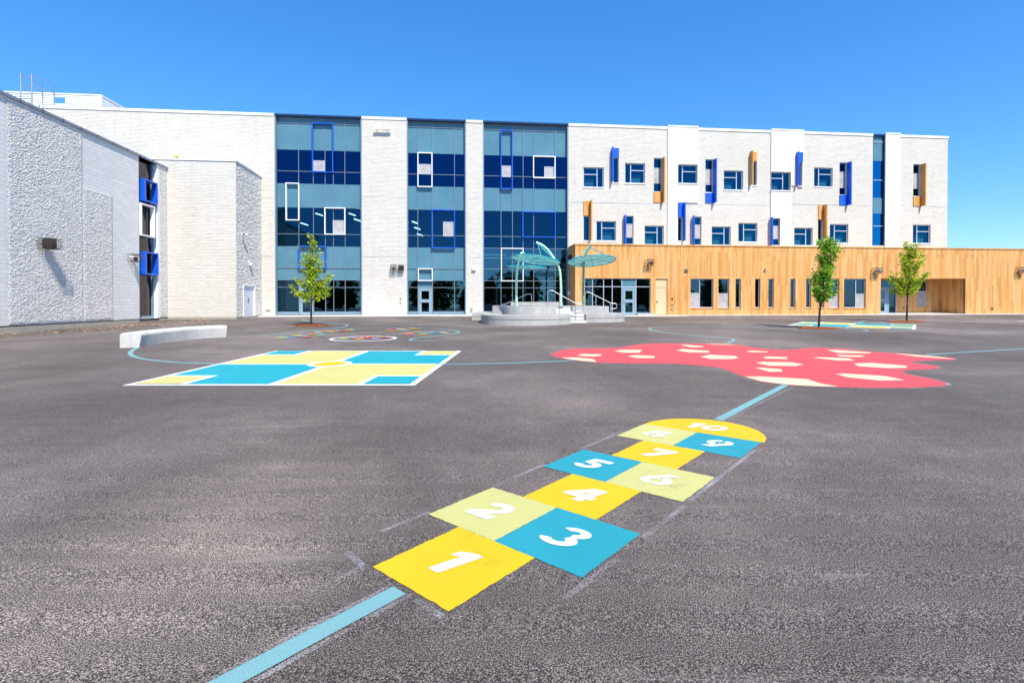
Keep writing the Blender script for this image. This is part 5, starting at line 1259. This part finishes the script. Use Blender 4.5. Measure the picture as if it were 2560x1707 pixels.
blue_line(z3([(640, 122), (760, 113), (900, 103), (1070, 96), (1250, 92), (1500, 88), (1750, 88), (1950, 95), (2100, 110), (2190, 127), (2200, 140), (2150, 157), (2000, 175), (1850, 190), (1720, 205), (1660, 218), (1660, 228), (1750, 235), (1955, 233)]), 'light blue painted loop curling around the dotted flowers')
blue_line(z2([(965, 147), (985, 139), (998, 132), (985, 125), (950, 121), (900, 117), (800, 108), (700, 98), (630, 88), (603, 79), (620, 73), (700, 69), (850, 68), (1000, 71), (1200, 78), (1400, 88), (1500, 91), (1560, 92), (1610, 90), (1622, 87), (1600, 83), (1540, 78), (1525, 74), (1570, 55), (1612, 39)]), 'light blue painted line winding from the red blob to the distant court')
blue_line([(2312.5, 887), (2400, 881.5), (2560, 872), (2760, 860)], 'light blue painted line from the red blob to the right edge')
blue_line([(2309, 803.7), (2420, 804.5), (2560, 805.6), (2700, 806.5)], 'thin light blue line right of the vase shaped tree', .08)

# flowers made of dots
FLW = [('dotted painted flower nearest the bench', [(200, 198, 65, 'palelime'), (230, 185, 60, 'teal'), (375, 175, 60, 'yellow'), (320, 203, 60, 'purple'), (335, 190, 50, 'teal'), (450, 186, 75, 'aqua'), (495, 199, 65, 'red'), (545, 170, 60, 'orange'), (635, 184, 60, 'green'), (650, 173, 60, 'aqua')]),
       ('dotted painted flower with an orange heart behind the one nearest the bench', [(600, 133, 50, 'purple'), (620, 141.5, 50, 'palelime'), (700, 126, 48, 'orange'), (740, 139, 55, 'green'), (790, 130, 68, 'orange'), (860, 122, 45, 'teal'), (905, 133, 55, 'red'), (965, 117, 52, 'yellow'), (1005, 125, 40, 'teal')]),
       ('dotted painted flower farthest back under the blue loop', [(1385, 117, 42, 'green'), (1420, 107, 50, 'red'), (1460, 124, 52, 'orange'), (1530, 101, 50, 'purple'), (1555, 111, 68, 'palelime'), (1615, 120, 48, 'aqua'), (1670, 100, 50, 'yellow'), (1725, 112, 50, 'orange'), (1765, 100, 40, 'teal')]),
       ('dotted painted flower with a pale blue heart at the right of the blue loop', [(1640, 150, 52, 'orange'), (1650, 161.5, 58, 'red'), (1745, 141, 50, 'green'), (1795, 167, 52, 'yellow'), (1830, 152, 75, 'aqua'), (1890, 138, 52, 'aqua'), (1945, 160, 55, 'teal'), (2010, 142, 52, 'purple'), (2045, 153, 50, 'palelime')])]
def dots(label, L, ring=None):
    xs = [ground(660 + a / 4.523, 800 + b / 4.523) for a, b, *_ in L]; c = (sum(p[0] for p in xs) / len(xs), sum(p[1] for p in xs) / len(xs))
    root = ground_root('painted_flower', c, label, 'ground paint', 'dotted painted flowers')
    if ring:
        cx, cy, rx = ring; g0 = ground(660 + cx / 4.523, 800 + cy / 4.523); rr = rx / 4.523 / (FPX / g0[1])
        ol = [(g0[0] + rr * math.cos(2 * PI * i / 48), g0[1] + rr * .92 * math.sin(2 * PI * i / 48)) for i in range(49)]
        mb = ribbon(MB(), ol, .13, H1 + .002); ob = mb.build('white_ring', 'paint_white', root)
        for v in ob.data.vertices: v.co -= root.location
    for i, ((a, b, hw, col), (x, y)) in enumerate(zip(L, xs)):
        r_ = hw / 4.523 / (FPX / y)
        lay_on(root, [(x + r_ * math.cos(2 * PI * i_ / 20), y + r_ * .85 * math.sin(2 * PI * i_ / 20)) for i_ in range(20)], H1 + .003 + .0035 * i, 'dot', 'paint_' + col)
for lab, L in FLW: dots(lab, L)
dots('dotted red hearted painted flower inside a white ring', [(900, 210, 62, 'yellow'), (920, 222, 58, 'teal'), (1000, 196, 58, 'aqua'), (1070, 209, 85, 'red'), (1170, 191, 62, 'orange'), (1215, 206, 70, 'red'), (1320, 194, 62, 'green'), (1265, 219, 62, 'purple'), (1075, 228, 62, 'palelime'), (1370, 204, 60, 'red'), (1098, 208, 22, 'white'), (1165, 208, 22, 'white')], (1125, 210, 355))

# chalk guide lines
def chalk(pts, label, w=.045):
    P = smooth_path([Vector((*pt, 0)) for pt in pts], 4)
    tag(ribbon(MB(), [p.xy for p in P], w, .0036).build('chalk_line', 'chalk'), label, 'chalk line', 'dusty chalk guide lines')
chalk([zh(1285, 862), zh(1525, 682)], 'dusty chalk guide line beside the number three square at right')
chalk([zh(1640, 588), zh(1735, 515), zh(1830, 442)], 'dusty chalk guide line right of the number four square')
chalk([zh(1855, 418), zh(2000, 304), zh(2150, 190)], 'dusty chalk guide line right of the number six and seven squares')
chalk([zh(460, 558), zh(672, 470)], 'dusty chalk guide line left of the number two square')
chalk([zh(965, 355), zh(1190, 258)], 'dusty chalk guide line left of the number four square')
chalk([zh(1360, 186), zh(1560, 100)], 'dusty chalk guide line left of the number seven square')
chalk([zh(112, 838), zh(240, 780), zh(378, 718)], 'dusty chalk guide line left of the number one square', .05)
chalk([zh(300, 650), zh(376, 716)], 'short dusty chalk tick left of the number one square', .05)
chalk([zh(612, 865), zh(735, 945)], 'dusty chalk guide line below the number one square')
zb_ = lambda x, y: ground(400 + x / 2.94, 1350 + y / 2.94)
chalk([zb_(330, 1050), zb_(1000, 690), zb_(1720, 325)], 'dusty chalk edge along the left of the near blue line', .035)
chalk([zb_(690, 1040), zb_(1300, 700), zb_(1850, 395)], 'dusty chalk edge along the right of the near blue line', .035)
chalk([ground(1788, 1046), ground(1952, 963)], 'dusty chalk edge along the left of the short blue line', .03)
chalk([ground(1812, 1052), ground(1984, 966)], 'dusty chalk edge along the right of the short blue line', .03)

# leaf litter at the foot of the grey wing
lm = MB()
for _ in range(800):
    px = rnd.uniform(0, 560); base_y = 836 - px * .075; py = base_y + abs(rnd.gauss(0, 1)) * 4.5 + rnd.choice((0, 0, 3))
    if rnd.random() > .35 + .6 * math.exp(-((px - 420) / 160) ** 2): continue
    x, y = ground(px, py); a = rnd.uniform(0, PI); l = rnd.uniform(.04, .11); c, s = math.cos(a) * l, math.sin(a) * l
    lm.add([(x - c, y - s, gz(y) + .006), (x + s * .6, y - c * .6, gz(y) + .02), (x + c, y + s, gz(y) + .012), (x - s * .6, y + c * .6, gz(y) + .008)], [(0, 1, 2, 3)])
plain('dry_leaf', (0.62, 0.38, 0.18), 0.9, var=.4, scale=3)
tag(lm.build('leaf_litter', 'dry_leaf'), 'scattered dry tan leaves along the foot of the grey wing', 'leaves', kind='stuff')

# ------------------------------------------------------------------ CAMERA, SUN, SKY
cam = bpy.data.cameras.new('camera'); co = bpy.data.objects.new('camera', cam); C.objects.link(co)
co.location = (0, 0, EYE); co.rotation_euler = (PI / 2 - PITCH, 0, 0)
cam.sensor_fit = 'HORIZONTAL'; cam.sensor_width = 36; cam.lens = FPX / 2560 * 36
cam.shift_y = (CY - 853.5) / 2560; cam.clip_end = 3000; cam.clip_start = .05
bpy.context.scene.camera = co

SUN_EL, SUN_AZ = R(51), R(27)         # light heads 24 degrees left of straight ahead
ld = Vector((-math.sin(SUN_AZ) * math.cos(SUN_EL), math.cos(SUN_AZ) * math.cos(SUN_EL), -math.sin(SUN_EL)))
sun = bpy.data.lights.new('sun', 'SUN'); sun.energy = 4.1; sun.angle = R(0.5); sun.color = (1.0, 0.925, 0.79)
so = bpy.data.objects.new('sun', sun); C.objects.link(so); so.location = (20, -20, 40); so.rotation_euler = ld.to_track_quat('-Z', 'Y').to_euler()

w = bpy.data.worlds.new('World'); bpy.context.scene.world = w; w.use_nodes = True
n = w.node_tree; bg = n.nodes['Background']
sk = n.nodes.new('ShaderNodeTexSky'); sk.sky_type = 'NISHITA'; sk.sun_disc = False; sk.sun_elevation = SUN_EL
to_sun = -ld; sk.sun_rotation = math.atan2(to_sun.x, to_sun.y)
sk.air_density = 1.0; sk.dust_density = 0.3; sk.ozone_density = 3.0; sk.altitude = 200
gm = n.nodes.new('ShaderNodeGamma'); gm.inputs['Gamma'].default_value = 0.78
tn = n.nodes.new('ShaderNodeMix'); tn.data_type = 'RGBA'; tn.blend_type = 'MULTIPLY'; tn.inputs[0].default_value = 1.0; tn.inputs[7].default_value = (0.91, 1.09, 1.36, 1)
hs = n.nodes.new('ShaderNodeHueSaturation'); hs.inputs['Saturation'].default_value = 1.26
n.links.new(sk.outputs[0], gm.inputs['Color']); n.links.new(gm.outputs[0], tn.inputs[6]); n.links.new(tn.outputs[2], hs.inputs['Color']); n.links.new(hs.outputs[0], bg.inputs['Color']); bg.inputs['Strength'].default_value = 0.15

sc = bpy.context.scene
sc.view_settings.view_transform = 'Standard'; sc.view_settings.look = 'None'; sc.view_settings.exposure = 0.72; sc.view_settings.gamma = 1.0
sc.render.engine = 'CYCLES'
sc.cycles.use_denoising = True
sc.cycles.max_bounces = 8; sc.cycles.transparent_max_bounces = 12; sc.cycles.sample_clamp_indirect = 6
